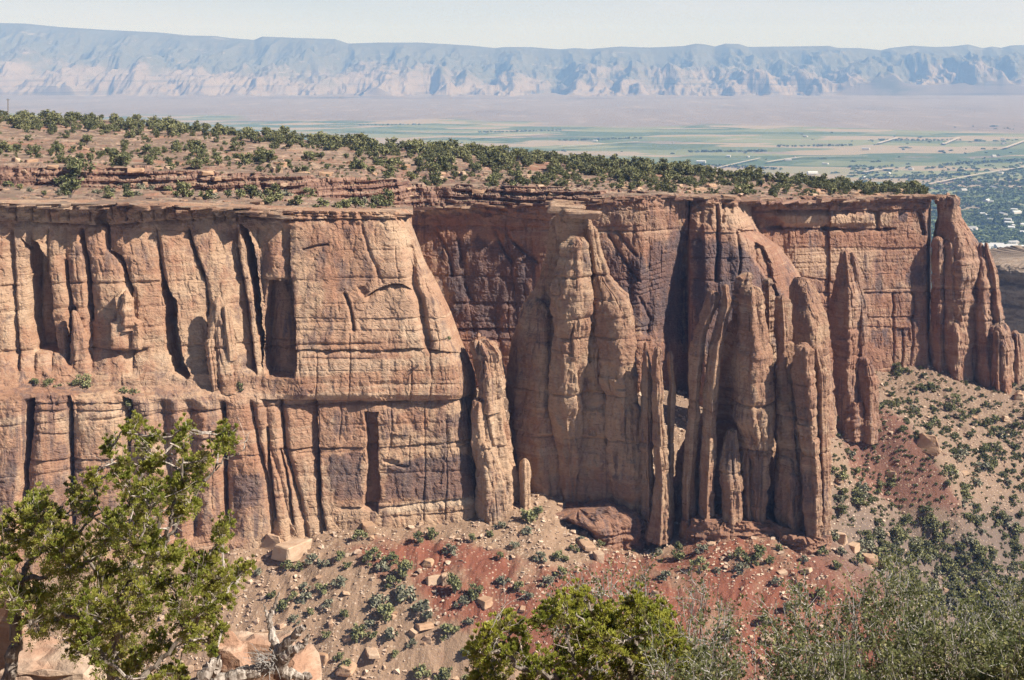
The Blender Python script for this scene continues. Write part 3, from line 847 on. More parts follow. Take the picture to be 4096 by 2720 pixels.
w.recess([(240,224),(248,230),(254,252),(258,280),(262,330),(262,368),(258,352),(255,320),(247,270)], 13, 1.6)
w.recess([(268,281),(290,281),(294,310),(296,350),(294,378),(266,378),(262,355),(263,320)], 7.5, 2.4)
w.ledge([(262,281),(278,280),(292,281)], 1.5, 3)
w.raise_([(116,296),(122,290),(132,298),(134,318),(142,322),(142,350),(112,350),(112,320),(118,318)], 3.0, 1.5)
w.ledge([(108,350),(125,352),(146,349)], 2.0, 4)
# right: the great pale face
w.ledge([(366,297),(378,289.5),(392,284.5),(402,284.5),(411,291)], 3.0, 4.5)
w.groove([(411,250),(413,285),(419,300),(424,325),(428,346)], 4.0, 3.6)
w.groove([(424,250),(432,290),(440,330)], 3.0, -1.2)
w.groove([(345,295),(350,308),(353,330)], 1.6, 2.2)
w.groove([(362,226),(370,255),(382,282)], 1.8, 0.9)
w.groove([(303,250),(316,246),(328,244.5)], 1.0, 1.6)
w.recess([(357,288),(364,286),(370,292),(364,298),(358,294)], 1.4, 2)
w.ledge([(263,352),(295,351),(340,350.5),(380,351),(412,348.5),(445,352),(470,354)], 2.2, 4.0)
w.ledge([(295,358.5),(340,358.5),(372,359)], 0.9, 2.0)
w.ledge([(290,280.5),(440,281)], 0.35, 5)
w.ledge([(290,318),(380,319),(460,318)], 0.7, 4)
w.ledge([(296,371),(450,371)], 0.4, 2); w.ledge([(370,384),(470,384)], 0.5, 2); w.ledge([(296,330),(440,331)], 0.5, 3)
w.ledge([(262,401),(316,401.5),(360,402),(430,402),(476,398)], 2.8, 3.0)
for x, y0, y1 in ((316,352,402),(349,335,402),(411,362,402),(430,352,402),(318,404,450),(340,404,440),(391,404,448),(424,404,520),(446,420,520)):
    w.groove([(x, y0), (x + 1, (y0 + y1) / 2), (x - 1, y1)], 0.8, 0.6)
w.recess([(365,412),(379,412),(378,455),(380,480),(378,513),(364,509),(367,470)], 4.5, 1.4)
w.ledge([(282,449.5),(318,449),(368,448),(395,447),(430,444),(476,440)], 1.6, 2.2)
w.ledge([(20,462),(70,461),(130,460),(170,461)], 1.9, 3.0); w.ledge([(24,411),(70,411),(160,412),(222,411)], 1.0, 2.0); w.ledge([(130,438),(190,440),(222,438)], 1.4, 2.5); w.ledge([(20,432),(68,436)], 0.8, 3)
w.ledge([(228,455),(262,456)], 1.2, 2.5)
w.recess([(383,458),(400,460),(398,464),(410,466),(405,470),(384,462)], 1.2, 1)
w.ledge([(340,508),(395,507),(440,501),(480,497)], 1.6, 1.8)
w.ledge([(380,517),(440,514),(480,508)], 0.9, 2)
# lower pillars on the left
w.columns([[(-62,400),(-60,540)], [(-36,400),(-34,540)], [(-10,400),(-12,540)], [(25,400),(23,530)], [(68,395),(69,460),(71,530)], [(125,398),(125,455),(128,530)], [(160,405),(166,450),(175,530)], [(189,405),(190,460),(192,530)],
           [(222,405),(224,440),(224,525)], [(250,400),(256,430),(266,470),(272,520)], [(264,400),(268,440),(280,480),(289,520)], [(279,405),(284,450),(296,490),(306,530)], [(317,402),(319,450),(322,530)]], 402, 540, 3.4, 3.0)
w.recess([(23,402),(33,398),(29,430),(25,470),(24,535),(18,535),(20,470)], 9, 1.8)
w.recess([(122,396),(132,400),(129,438),(126,460),(123,430)], 9, 1.8)
w.groove([(68,398),(68,460),(71,530)], 1.6, 4.5)
w.groove([(222,405),(224,440),(223,500),(226,528)], 1.8, 4.5)
w.groove([(266,430),(270,480),(274,520)], 1.4, 3); w.groove([(280,450),(289,490),(292,524)], 1.3, 2.5); w.groove([(318,452),(319,500),(324,530)], 1.6, 3)
w.ledge([(24,404),(70,404),(123,404)], 1.2, 2.5)
# colour regions
w.blob('stain', [(228,475),(262,470),(268,512),(230,512)], 0.58); w.blob('stain', [(322,455),(362,450),(364,500),(330,500)], 0.6)
w.blob('stain', [(382,465),(420,455),(470,452),(486,470),(480,500),(384,500)], 0.6); w.blob('stain', [(440,410),(470,406),(472,430),(442,432)], 0.5)
w.blob('stain', [(0,445),(18,445),(18,520),(-20,520)], 0.5); w.blob('stain', [(290,386),(316,386),(316,401),(290,401)], 0.4)
w.blob('stain', [(300,352),(345,352),(400,352),(400,360),(300,361)], 0.34, 4)
w.blob('stain', [(118,305),(140,318),(140,335),(118,332)], 0.34); w.blob('stain', [(-10,310),(10,315),(8,330),(-10,330)], 0.36)
w.blob('red', [(262,232),(292,245),(292,278),(262,275),(250,250)], 0.5, 12); w.blob('red', [(300,255),(345,255),(345,285),(300,285)], 0.32, 14)
w.blob('red', [(60,225),(120,225),(125,262),(70,262)], 0.34, 14); w.blob('red', [(262,285),(296,285),(296,378),(262,378)], 0.55, 4)
w.blob('red', [(160,225),(245,222),(248,250),(170,250)], 0.28, 10); w.blob('red', [(364,412),(380,412),(380,512),(364,512)], 0.45, 3)
w.blob('red', [(316,403),(430,403),(430,415),(316,415)], 0.28, 6)
w.blob('stain', [(322,405),(470,405),(476,440),(322,445)], 0.36, 6); w.blob('stain', [(20,462),(120,462),(160,520),(20,525)], 0.38, 10); w.blob('red', [(130,405),(262,405),(262,450),(130,450)], 0.3, 10); w.blob('red', [(-40,230),(30,230),(30,300),(-40,300)], 0.3, 14)
w.blob('pale', [(385,215),(425,240),(450,320),(470,350),(440,352),(380,345),(340,330),(380,260)], 0.42, 22)
w.blob('pale', [(385,506),(480,496),(480,504),(385,514)], 0.95, 2); w.blob('pale', [(165,370),(255,382),(262,396),(120,390)], 0.4, 8)
w.build('near_cliff', M['rock'], dict(a=0.75, seed=1, crack=0.6, block=0.7, bed=0.8, slab=0.55), extra_right=[(-2, 6, -0.6), (-5, 25, -3), (-8, 50, -7), (-10, 60, -12)])
tagit(bpy.data.objects['near_cliff'], kind='structure')

# ------------------------------------------------------------------ the far wall: alcove, buttress, east face
BUT_Y = [195, 205, 221, 232, 247, 263, 277, 300, 340, 400, 440]
BUT_X = [748, 750, 754, 759, 780, 792, 801, 808, 815, 820, 824]
def far_dist(px, py):
    alc = np.interp(px, [395, 412, 500, 560, 600, 640, 655, 686], [582, 582, 577, 571, 568, 566, 569, 579])
    setb = np.interp(py, [195, 206, 230, 300, 330, 345, 420], [1.5, 1.2, 1.5, 1, 0.5, -1.5, -3])
    alc = alc + setb
    but = np.interp(px, [686, 690, 705, 740, 760, 800, 825], [580, 568, 564, 563, 568, 584, 594]) + np.interp(py, [195, 215, 250, 300, 440], [16, 12, 7, 2, -6])
    east = np.interp(px, [740, 800, 870, 931], [640, 648, 658, 666]) + np.interp(py, [195, 208, 228, 255, 290, 318, 345, 375], [0.6, 0.6, 2, 2, 1.0, 0, -1, -2])
    xr = np.interp(py, BUT_Y, BUT_X)
    u = np.clip((px - (xr - 30)) / 30, 0, 1)
    but = but + 22 * (1 - np.sqrt(np.clip(1 - u ** 2.2, 0, 1)))
    edge = 689.0
    d = np.where(px < edge, alc, np.where(px < xr, np.minimum(but, east), east))
    return d
w = Wall(395, 931, 195, 450, 0.75, far_dist)
top = np.interp(w.PX, [395, 412, 500, 560, 600, 650, 686, 692, 760, 800, 870, 931], [206, 206, 205, 203, 198.5, 196, 196, 198, 200, 199.5, 197, 196])
# slide rows so the first row lies on the rim
w.PY = top + (w.PY - 195) * (450 - top) / (450 - 195)
w.D = far_dist(w.PX, w.PY); w.q = up(w.PX.ravel(), w.PY.ravel(), w.D.ravel())
# alcove
w.columns([[(a, 205), (b, 340)] for a, b in ((395,395),(430,455),(455,475),(478,500),(505,520),(530,540),(560,565),(585,590),(612,610),(635,630),(652,646),(690,690))], 225, 345, 0.8, 2.4)
w.ledge([(395,203),(500,203)], 0.8, 2)
w.ledge([(400,225),(470,226),(560,228),(640,226)], 1.4, 3); w.ledge([(400,303),(520,302.5),(650,304)], 1.2, 2.5); w.ledge([(400,328.5),(520,329),(650,331)], 2.0, 3)
w.ledge([(400,340),(650,341)], 1.0, 2)
for p in ([(437,232),(450,256),(452,275)], [(458,240),(462,262)], [(496,232),(504,250),(512,262)], [(508,236),(528,256),(538,262)], [(465,285),(472,300)], [(610,236),(625,262),(640,282)], [(618,232),(636,256)], [(600,250),(615,290),(622,310)], [(640,298),(650,318),(648,335)]):
    w.groove(p, 1.6, 1.3)
for k in range(6):
    w.ledge([(622 + k, 262 + 5 * k), (640, 270 + 5 * k), (664, 262 + 5 * k)], 0.7, 2.2)
w.ledge([(478,212),(500,214),(517,218),(560,222)], 1.6, 3)
w.blob('stain', [(425,242),(470,232),(520,240),(545,255),(535,300),(520,345),(470,345),(445,300)], 0.52, 12)
w.blob('stain', [(600,235),(640,250),(690,215),(690,345),(640,345),(615,300)], 0.5, 14)
w.blob('stain', [(405,300),(520,306),(520,326),(405,326)], 0.52, 6)
w.blob('pale', [(405,203),(500,205),(480,213),(405,214)], 0.7, 4); w.blob('pale', [(600,205),(650,208),(640,225),(600,222)], 0.5, 6)
w.blob('red', [(420,226),(520,226),(520,240),(420,240)], 0.5, 6); w.blob('red', [(400,330),(530,330),(530,345),(400,345)], 0.6, 4); w.blob('red', [(640,212),(655,212),(655,262),(610,262)], 0.3, 10)
# buttress
w.columns([[(a, 200), (b, 340)] for a, b in ((689,689),(702,706),(717,719),(727,735),(738,742),(752,770),(778,800),(830,830))], 205, 330, 1.8, 2.2, 6)
w.groove([(717,206),(719,245),(716,280)], 1.8, 2.8); w.groove([(737,232),(741,260),(739,275)], 1.4, 1.8); w.groove([(724,205),(723,222)], 1.6, 2); w.groove([(752,208),(750,218),(760,240)], 1.6, 1.6)
w.recess([(722,204),(734,203),(733,214),(724,215)], 2.2, 2); w.recess([(754,243),(764,246),(770,262),(776,285),(780,300),(772,296),(764,276),(754,262)], 4.0, 2.5)
w.recess([(738,229),(757,231),(757,235),(740,234)], 2.5, 1.6); w.recess([(697,205),(712,210),(710,226),(699,224)], 1.2, 2)
w.ledge([(690,232),(718,233),(758,234)], 1.4, 3); w.ledge([(690,258),(750,258)], 0.8, 3)
w.blob('stain', [(690,238),(745,242),(765,270),(790,300),(800,350),(690,350)], 0.62, 12); w.blob('pale', [(694,202),(745,204),(756,228),(735,232),(696,226)], 0.5, 8)
# east face
m = sstep(760, 790, w.PX)
w.ledge([(785,202),(850,203),(931,202)], 1.6, 2); w.ledge([(770,210.5),(850,211),(931,209)], 2.6, 3.5)
w.raise_([(776,212),(876,213),(876,226),(776,226)], 1.6, 4)
w.ledge([(770,228),(850,229),(890,229)], 2.6, 3.0); w.recess([(764,219),(776,217),(784,222),(784,230),(766,230)], 3.0, 3)
w.recess([(820,227),(836,226),(842,230),(822,231)], 2.6, 1.5); w.recess([(874,211),(880,212),(881,232),(877,230)], 3.5, 1.5)
w.recess([(917,212),(922,212),(927,236),(922,236)], 3, 1.2); w.recess([(884,227),(896,227),(896,230),(884,230)], 2, 1.2)
w.ledge([(770,247),(931,248)], 0.8, 3); w.ledge([(790,263),(931,262)], 0.5, 3); w.ledge([(800,276),(835,282),(860,279)], 1.6, 3)
w.ledge([(815,293),(931,292.5)], 1.6, 2.4); w.ledge([(815,317.5),(931,317)], 1.2, 2)
w.ledge([(865,327),(893,327)], 0.8, 1.6)
for x, y0, y1 in ((894,318,366),(912,320,366),(893,294,318),(914,294,318),(903,330,370)):
    w.groove([(x, y0), (x + 1, (y0 + y1) / 2), (x - 1, y1)], 1.1, 1.6)
w.recess([(892,328),(910,328),(912,350),(910,368),(894,370)], 1.2, 1.5)
w.groove([(934,200),(932,240),(932,360)], 3.5, 4)
w.blob('stain', [(866,213),(874,213),(874,222),(868,222)], 0.62, 4); w.blob('stain', [(898,213),(908,213),(906,222),(898,220)], 0.62, 4); w.blob('stain', [(920,222),(929,222),(929,236),(922,236)], 0.62, 3)
w.blob('stain', [(906,265),(931,262),(931,290),(900,288)], 0.45, 6); w.blob('stain', [(870,328),(892,326),(890,350),(872,350)], 0.46, 5); w.blob('stain', [(897,329),(907,329),(907,338),(898,338)], 0.56, 3)
w.blob('pale', [(775,212),(895,213),(890,227),(780,227)], 0.75, 5); w.blob('pale', [(785,251),(880,250),(870,276),(800,276)], 0.6, 8)
w.blob('red', [(760,230),(931,231),(931,249),(772,248)], 0.55, 5); w.blob('red', [(815,296),(931,295),(931,370),(880,370)], 0.35, 6)
w.build('far_cliff', M['rock_back'], dict(a=0.6, seed=2, crack=0.6, block=0.6, bed=0.7, slab=0.6), extra_right=[(3, 8, -1), (4, 30, -5), (2, 60, -12)])
tagit(bpy.data.objects['far_cliff'], kind='structure')
# ================================================================== SPIRES
def loft_data(prof, d, ratio=0.9, bmin=3.0, bmax=16.0, n=2.7, dome=5.0, seed=0.0, yaw=0.0, lean=0.0, step=1.0, rock=None, front=False, plates=0.0, flute=0.55, phis=None):
    """rounded-square column through the measured left/right edges (row, left, right) at distance d"""
    prof = np.asarray(prof, float)
    py = np.arange(prof[0, 0], prof[-1, 0] + step, step)
    L = np.interp(py, prof[:, 0], prof[:, 1]); R = np.interp(py, prof[:, 0], prof[:, 2])
    ker = np.array([1, 2, 3, 2, 1.0]); ker /= ker.sum()
    sm = lambda a: np.convolve(np.pad(a, 2, 'edge'), ker, 'valid')
    L, R = sm(L), sm(R)
    hw = (R - L) / 2; c = (R + L) / 2
    t = np.clip((py - py[0]) / max(dome, 0.1), 0, 1)
    dm = np.sqrt(np.clip(1 - (1 - t) ** 2, 0.0, 1))
    # every bed is a little wider, narrower or shifted
    zz = py / 9.0 + seed * 3.1
    jx = pn(np.stack([np.full_like(zz, seed), np.zeros_like(zz) + 0.5, np.floor(zz) + 0.5 + 0 * zz], -1)); js = pn(np.stack([np.full_like(zz, seed + 40), np.zeros_like(zz) + 0.5, np.floor(zz * 1.3) + 0.5], -1))
    amp_ = np.clip(hw / 12, 0.15, 1.0)
    c = c + sm(0.6 * jx) * amp_; hw = hw * (1 + 0.05 * sm(js))
    a = hw * d / F_PX
    b = np.clip(a * ratio * 1.5, bmin * np.clip(a / 3.0, 0.3, 1), bmax * 1.5)
    dome = dome * 0.6
    a = np.maximum(a * dm, 0.05); b = np.maximum(b * dm, 0.05)
    dc = d + lean * (prof[-1, 0] - py) / (prof[-1, 0] - prof[0, 0] + 1e-6)
    if front: dc = dc + b - np.median(b)
    nth = int(np.clip(2 * math.pi * a.max() / 0.36, 48, 220))
    th = np.linspace(0, 2 * math.pi, nth, endpoint=False)
    # joint planes cut the column into a rough prism; every bed sets them a little in or out
    rg = np.random.RandomState(int(abs(seed) * 977) % 100000)
    ph = np.radians(np.array(phis if phis is not None else (5, 55, 118, 172, 203, 226, 304, 336.0)) + (rg.uniform(-9, 9, 8) if phis is None else 0))
    K_ = len(ph)
    d0 = 1 + rg.uniform(-0.10, 0.10, K_)
    bed_h = rg.uniform(13, 30, 40).cumsum() - 8
    bi = np.searchsorted(bed_h, py - py[0])
    d0 = d0 * (np.array([1, 1, 1, 1, 1.0, 0.97, 0.97, 1.0]) if phis is None else 1)
    dk = d0[None] * (1 + rg.uniform(-0.06, 0.06, (60, K_)))[bi] * (1 + 0.05 * rg.uniform(-1, 1, K_)[None] * ((py - py[0]) / 60)[:, None])
    dk = np.apply_along_axis(sm, 0, dk)
    cs = np.cos(th[None, :, None] - ph[None, None, :])
    rr = 1 / np.maximum((np.clip(cs, 0.02, 1) / dk[:, None, :]) ** 9, 0).sum(-1) ** (1 / 9.0)
    ux, uy = np.cos(th)[None] * rr, np.sin(th)[None] * rr
    x0_, x1_ = ux.min(1, keepdims=True), ux.max(1, keepdims=True)
    ux = (ux - x0_) / (x1_ - x0_) * 2 - 1
    Xc = (c - CX) * dc / F_PX; Z = -(py - HY) * dc / F_PX
    X = Xc[:, None] + a[:, None] * ux; Y = dc[:, None] + b[:, None] * uy
    Zm = np.repeat(Z[:, None], nth, 1)
    P = np.stack([X, Y, Zm], -1).reshape(-1, 3)
    nn = np.stack([np.cos(th) * b.mean(), np.sin(th) * a.mean()], -1); nn /= np.linalg.norm(nn, axis=1)[:, None]
    N = np.concatenate([np.repeat(nn[None], len(py), 0), np.zeros((len(py), nth, 1))], -1).reshape(-1, 3)
    kw = dict(a=0.4, seed=seed, crack=1.1, block=1.2, bed=0.85, slab=0.8); kw.update(rock or {})
    disp = rockify(P, N, **kw)
    if flute:
        fl = pn(np.stack([N[:, 0] * 1.9 + seed * 7, N[:, 1] * 1.9, P[:, 2] / 42.0], -1))
        disp = disp + flute * 1.5 * (fl - 0.25)
        u_ = np.arctan2(N[:, 1], N[:, 0])
        fc = pn(np.stack([np.cos(u_) * 1.5 + seed * 3, np.sin(u_) * 1.5, P[:, 2] / 18.0 + seed], -1))
        disp = disp + flute * 1.1 * (np.abs(fc) - 0.3)
        cr = pn(np.stack([np.cos(u_) * 1.3 + seed * 5, np.sin(u_) * 1.3 + 0.015 * P[:, 2], P[:, 2] / 50.0], -1))
        disp = disp - flute * 1.0 * np.exp(-(cr / 0.04) ** 2) * sstep(-0.1, 0.3, pn(P / 14.0 + seed))
    sc = np.clip(np.minimum(a, b) / 3.2, 0.12, 1.0)
    disp = disp * np.repeat(sc, nth)
    if plates:
        pl = pn(np.stack([np.zeros(len(P)), P[:, 0] * 0.02 + seed, P[:, 2] / plates], -1))
        pl2 = pn(np.stack([P[:, 0] * 0.2, P[:, 1] * 0.2, P[:, 2] / plates], -1))
        disp = disp + np.repeat(sc, nth) * (0.55 * np.sign(pl) * np.abs(pl) ** 0.7 + 0.9 * pl2)
    P = P + N * disp[:, None]
    # broken, tilted tops
    rowk = np.repeat(np.clip(1 - np.arange(len(py)) / 14.0, 0, 1), nth)
    P[:, 2] += rowk * np.repeat(np.clip(a, 0, 4), nth) * (0.20 * np.round(2.0 * pn(P / 2.6 + seed)) + rg.uniform(-0.10, 0.10) * (P[:, 0] - Xc[0]) / 2)
    F_ = [grid_faces(len(py), nth, True)[:, ::-1]]
    top = P[:nth].mean(0) + [0, 0, 0.15]
    P = np.concatenate([P, top[None]])
    i = np.arange(nth)
    tri = np.stack([np.full(nth, len(P) - 1), (i + 1) % nth, i], -1)[:, ::-1]
    return P, F_[0], tri

def loft(name, profs, mat='spire', label=None, cat=None, group=None, parent=None, red=0.0, stain=0.0, **kw):
    """one mesh from one or several lofted columns (each: dict(prof=, d=, ...) or (prof, d))"""
    Vs, Qs, Ts, off = [], [], [], 0
    for k, p in enumerate(profs):
        q = dict(kw); q.update(p); q.setdefault('seed', hash_seed(name, k) if False else 0.37 * len(Vs) + p['d'] * 0.013 + p['prof'][0][1] * 0.017)
        V, Q, T = loft_data(**q)
        Vs.append(V); Qs.append(Q + off); Ts.append(T + off); off += len(V)
    V = np.concatenate(Vs)
    base = np.array([V[:, 0].mean(), V[:, 1].mean(), V[:, 2].min()])
    par_loc = np.array(parent.location) if parent else np.zeros(3)
    z = V[:, 2]
    rd = np.full(len(V), red) + 0.85 * sstep(-149.5, -152.5, z + 1.2 * pn(V / 9.0)) * (V[:, 1] < 520)
    o = mesh_np(name, V, [np.concatenate(Qs), np.concatenate(Ts)], M[mat], loc=base, smooth=False,
                attrs={'stain': np.full(len(V), stain), 'red': np.clip(rd, 0, 1), 'pale': np.zeros(len(V))})
    if parent:
        o.parent = parent; o.location = base - par_loc
    return tagit(o, label, cat, group)

def P_(prof, d, **k): return dict(prof=prof, d=d, **k)

# ---- the big bottle-shaped spire with the overhanging cap
BPH = (0, 50, 110, 172, 208, 240, 290, 326)
big = empty('rock_spire', tuple(up(575, 530, 458)), 'tallest bottle-shaped sandstone spire with a flat overhanging caprock', 'rock spire')
LPH = (0, 55, 118, 178, 212, 234, 304, 332)
loft('rear_shaft', [
    P_([(216,551,588),(232,549,592),(253,545,596),(279,540,600),(291,533,604),(302,523,606),(317,518,608),(343,511,610),(380,507,612),(430,509,612),(470,514,612),(540,516,612)], 470, ratio=0.42, bmax=13, dome=1, phis=LPH),
    P_([(300,524,562),(318,519,570),(345,513,574),(400,511,576),(450,514,578),(540,518,580)], 465, ratio=0.5, bmax=8, dome=6, phis=LPH),
], parent=big, stain=0.10)
loft('shaft', [
    P_([(236,566,584),(245,562,588),(262,559,590),(290,550,592),(310,548,593),(330,551,590),(400,547,585),(450,556,584),(520,558,584)], 461, ratio=0.75, bmax=9, dome=9, phis=BPH, lean=-10),
    P_([(318,586,592),(380,584,598),(430,584,604),(540,584,606)], 460, ratio=0.8, dome=4, n=4),
    P_([(226,572,597),(250,566,602),(280,560,612),(310,553,626),(345,551,633),(400,552,636),(520,556,640)], 462, ratio=0.42, dome=2),
], parent=big)
loft('neighbour_shaft', [
    P_([(226,584,597),(240,587,600),(253,589,603),(266,590,608),(282,591,615),(294,592,628),(309,593,635),(330,594,638),(380,598,640),(397,604,640),(403,603,639),(410,604,643),(446,606,651),(486,608,652),(503,611,646),(510,606,645),(556,604,646)], 456, ratio=0.7, bmax=9, dome=3, phis=BPH),
], parent=big)
loft('neck', [P_([(212,555,588),(217,555,592),(228,555,595),(240,557,597)], 461, ratio=0.5, bmax=7, phis=LPH, dome=0.5, flute=0.3)], parent=big, rock=dict(a=0.3, crack=0.4, block=0.5, slab=0.5, bed=0.6), red=0.25)  # red tint darkens the neck, painting in the shade under the cap
loft('foot', [P_([(508,548,606),(516,556,640),(524,572,645),(535,580,647),(558,582,648)], 450.5, ratio=0.5, bmax=11, dome=0.5, plates=1.1, flute=0.5)], parent=big, red=0.95)

def spire(label, profs, group=None, cat='rock spire', name='rock_spire', **kw):
    return loft(name, profs, label=label, cat=cat, group=group, **kw)

# ---- small towers tied to the end of the near cliff
spire('squat banded tower under a ball boulder, at the right end of the near cliff',
      [P_([(338,472,487),(343,468,498),(350,469,502),(380,472,507),(392,474,507),(398,476,505),(410,474,509),(440,476,512),(460,478,516),(525,478,521)], 452, ratio=0.8, dome=3, flute=1.4),
       P_([(351,480,497),(380,478,504),(410,476,505)], 449, ratio=0.8, dome=5),
       P_([(398,470,492),(440,470,496),(470,474,506),(530,474,512)], 447, ratio=0.7, dome=3, n=3.5)], mat='rock')
P = up(481, 335.5, 452)
spire('slab leaning at the foot of the near cliff, streaked with dark varnish', [P_([(441,478,490),(460,478,500),(485,478,508),(500,480,510),(520,482,510)], 443.5, ratio=0.4, dome=3, n=4)], name='rock_flake', cat='rock flake', mat='rock', stain=0.30)
spire('little round-topped pillar standing alone in the gap beside the largest spire', [P_([(458,522,528),(464,519,530),(480,518,532),(498,519,532),(520,518,533)], 449, ratio=0.9, dome=5)], mat='rock')

# ---- flakes and pinnacles standing against the near cliff
spire('pointed flake pinnacle standing against the pale near cliff', [
    P_([(297,214,222),(304,211,225),(320,208,229),(345,207,234),(365,210,239),(392,213,242)], 437.5, ratio=0.45, dome=7, n=3), P_([(305,222,229),(330,224,233),(360,228,236)], 436.5, ratio=0.6, dome=5),
    P_([(309,212,218),(325,208,218),(345,206,216)], 436.5, ratio=0.6, dome=5)], mat='rock')
spire('short banded pillar at the left side of the pointed flake', [P_([(338,207,214),(345,204,215),(352,206,215),(365,207,217),(390,211,219)], 435, ratio=0.7, dome=3, plates=1.0)], mat='rock')
spire('slim pale pinnacle leaning on the near cliff above the shrubby bench', [P_([(310,70,77),(318,72,80),(335,71,87),(350,70,89),(368,69,88)], 433, ratio=0.7, dome=4)], mat='rock')
spire('knobbly pinnacle on a square block in the middle of the near cliff', [P_([(290,124,128),(298,120,132),(306,118,133),(330,119,134)], 434, ratio=0.5, dome=4, plates=1.2)], mat='rock')

# ---- cluster of spires right of centre
spire('thin knobbed hoodoo pillar with ringed head beside the largest spire', [P_([(346,655,661),(350,652,664),(354,653,664),(357,651,662),(376,650,664),(381,652,664),(397,650,665),(402,652,664),(430,651,667),(470,652,672),(500,650,672),(540,646,672)], 446, ratio=0.9, dome=3)])
spire('tiny balanced pinnacle between the largest spire and the hoodoo', [P_([(342,644,648),(346,643,648),(349,644,647),(356,643,650),(372,641,654),(540,636,660)], 452, ratio=0.9, dome=2)])
spire('slender wavy pillar right behind the ringed hoodoo', [P_([(351,668,673),(356,666,673),(370,667,674),(385,669,676),(400,666,676),(430,667,674),(470,666,675),(540,660,674)], 450, ratio=0.9, dome=3)])
spire('tall spire leaning left with a shadowed rounded head', [P_([(290,708,716),(295,706,720),(305,702,719),(314,698,714),(330,694,708),(343,690,706),(380,687,703),(419,686,700),(450,683,698),(480,681,696),(540,680,697)], 447, ratio=1.0, dome=6)])
spire('narrow crooked spire with a small knob on its neck', [P_([(284,724,728),(287,722,729),(292,723,729),(300,722,732),(307,721,732),(318,717,729),(336,712,726),(349,708,723),(365,706,721),(380,705,720),(419,703,717),(450,702,716),(500,699,714),(545,697,714)], 444, ratio=1.0, dome=3)])
spire('boulder-headed pinnacle with cross-bedded cap behind the main column', [P_([(272,744,752),(276,737,754),(284,733,753),(292,731,756),(310,730,757),(540,724,760)], 461, ratio=0.9, dome=4, plates=1.4)])
spire('small stacked pinnacle behind the right shoulder of the main column', [P_([(278,764,772),(282,762,773),(287,765,772),(298,762,775),(330,762,776),(540,760,782)], 463, ratio=0.9, dome=2, plates=1.2)])
spire('stout round-topped main column in the middle of the spire cluster', [
    P_([(285,745,758),(289,741,763),(294,739,764),(314,738,766),(328,737,769),(340,737,772),(354,735,775),(380,733,775),(419,732,775),(440,742,774),(460,748,773),(500,750,767),(540,748,767)], 444, ratio=0.85, dome=6),
    P_([(428,727,738),(440,722,738),(470,720,740),(500,722,742),(540,722,744)], 443, ratio=0.8, dome=4, n=3.5), P_([(428,738,752),(440,737,754),(480,737,755),(540,738,756)], 446, ratio=0.8, dome=3, n=3.5)])
spire('smooth round-headed column right of the main column', [P_([(295,779,785),(299,775,790),(306,774,791),(328,775,793),(358,776,793),(400,776,800),(450,775,806),(545,772,808)], 447, ratio=0.9, dome=5)])
spire('lower blocky column with pale rounded crown near the right end of the cluster', [
    P_([(343,799,809),(346,794,814),(356,793,815),(370,793,816),(400,795,818),(430,797,818),(460,800,820),(500,803,822),(530,805,822),(560,806,818)], 438, ratio=0.9, dome=4, n=3.2),
    P_([(455,778,800),(470,776,806),(550,778,810)], 446, ratio=0.8, dome=4, n=3.5)])
spire('end column of the cluster with a round cap and sunlit edge', [P_([(345,813,819),(349,810,823),(355,811,824),(373,814,830),(400,815,829),(434,815,830),(470,816,831),(508,816,832),(556,812,829)], 441, ratio=0.9, dome=4)])
spire('dark hooded fin in shade behind the spire cluster', [P_([(277,798,806),(281,793,812),(290,790,817),(305,789,824),(322,789,829),(345,790,831),(430,786,834)], 522, ratio=1.3, dome=5, bmax=24, lean=-2)], stain=0.1, name='rock_fin', cat='rock fin')

spire('dark shaded fin that fills the gaps behind the columns of the spire cluster', [
    P_([(322,722,770),(345,716,774),(380,708,780),(405,704,792),(430,692,800),(455,676,806),(545,664,812)], 466, ratio=0.35, bmax=9, dome=6), P_([(352,775,800),(380,772,806),(545,770,812)], 462, ratio=0.6, dome=5)], name='rock_fin', cat='rock fin')
loft('rock_ledge', [P_([(519,692,772),(523,690,776),(540,688,778)], 442.5, ratio=0.25, bmax=8, dome=0.5, plates=1.0), P_([(533,776,831),(540,774,832),(560,772,833)], 438.5, ratio=0.4, bmax=9, dome=0.5, plates=1.0)], label='brick-red layered ledge under the columns of the spire cluster', cat='rock ledge', red=0.95)

# ---- lone tower in front of the east face
spire('lone tapering twin-headed tower standing in front of the east face', [
    P_([(250,841,849),(254,840,852),(262,839,854),(277,836,857),(284,835,859),(306,832,861),(336,832,862),(372,832,862),(410,832,863),(440,832,866)], 572, ratio=0.9, dome=4),
    P_([(252,850,854),(265,850,859),(277,851,860),(288,852,863),(303,854,868),(355,854,868),(372,855,868),(440,852,870)], 570, ratio=0.8, dome=3),
    P_([(356,856,871),(368,858,875),(395,858,879),(403,858,879),(440,856,880)], 567, ratio=0.7, dome=4, n=3.5),
    P_([(404,846,864),(440,845,868)], 564, ratio=0.6, dome=1, n=5, red=None) if False else P_([(402,847,864),(408,846,865),(440,845,867)], 564.5, ratio=0.6, dome=1, n=4, plates=1.4)], mat='rock_back')

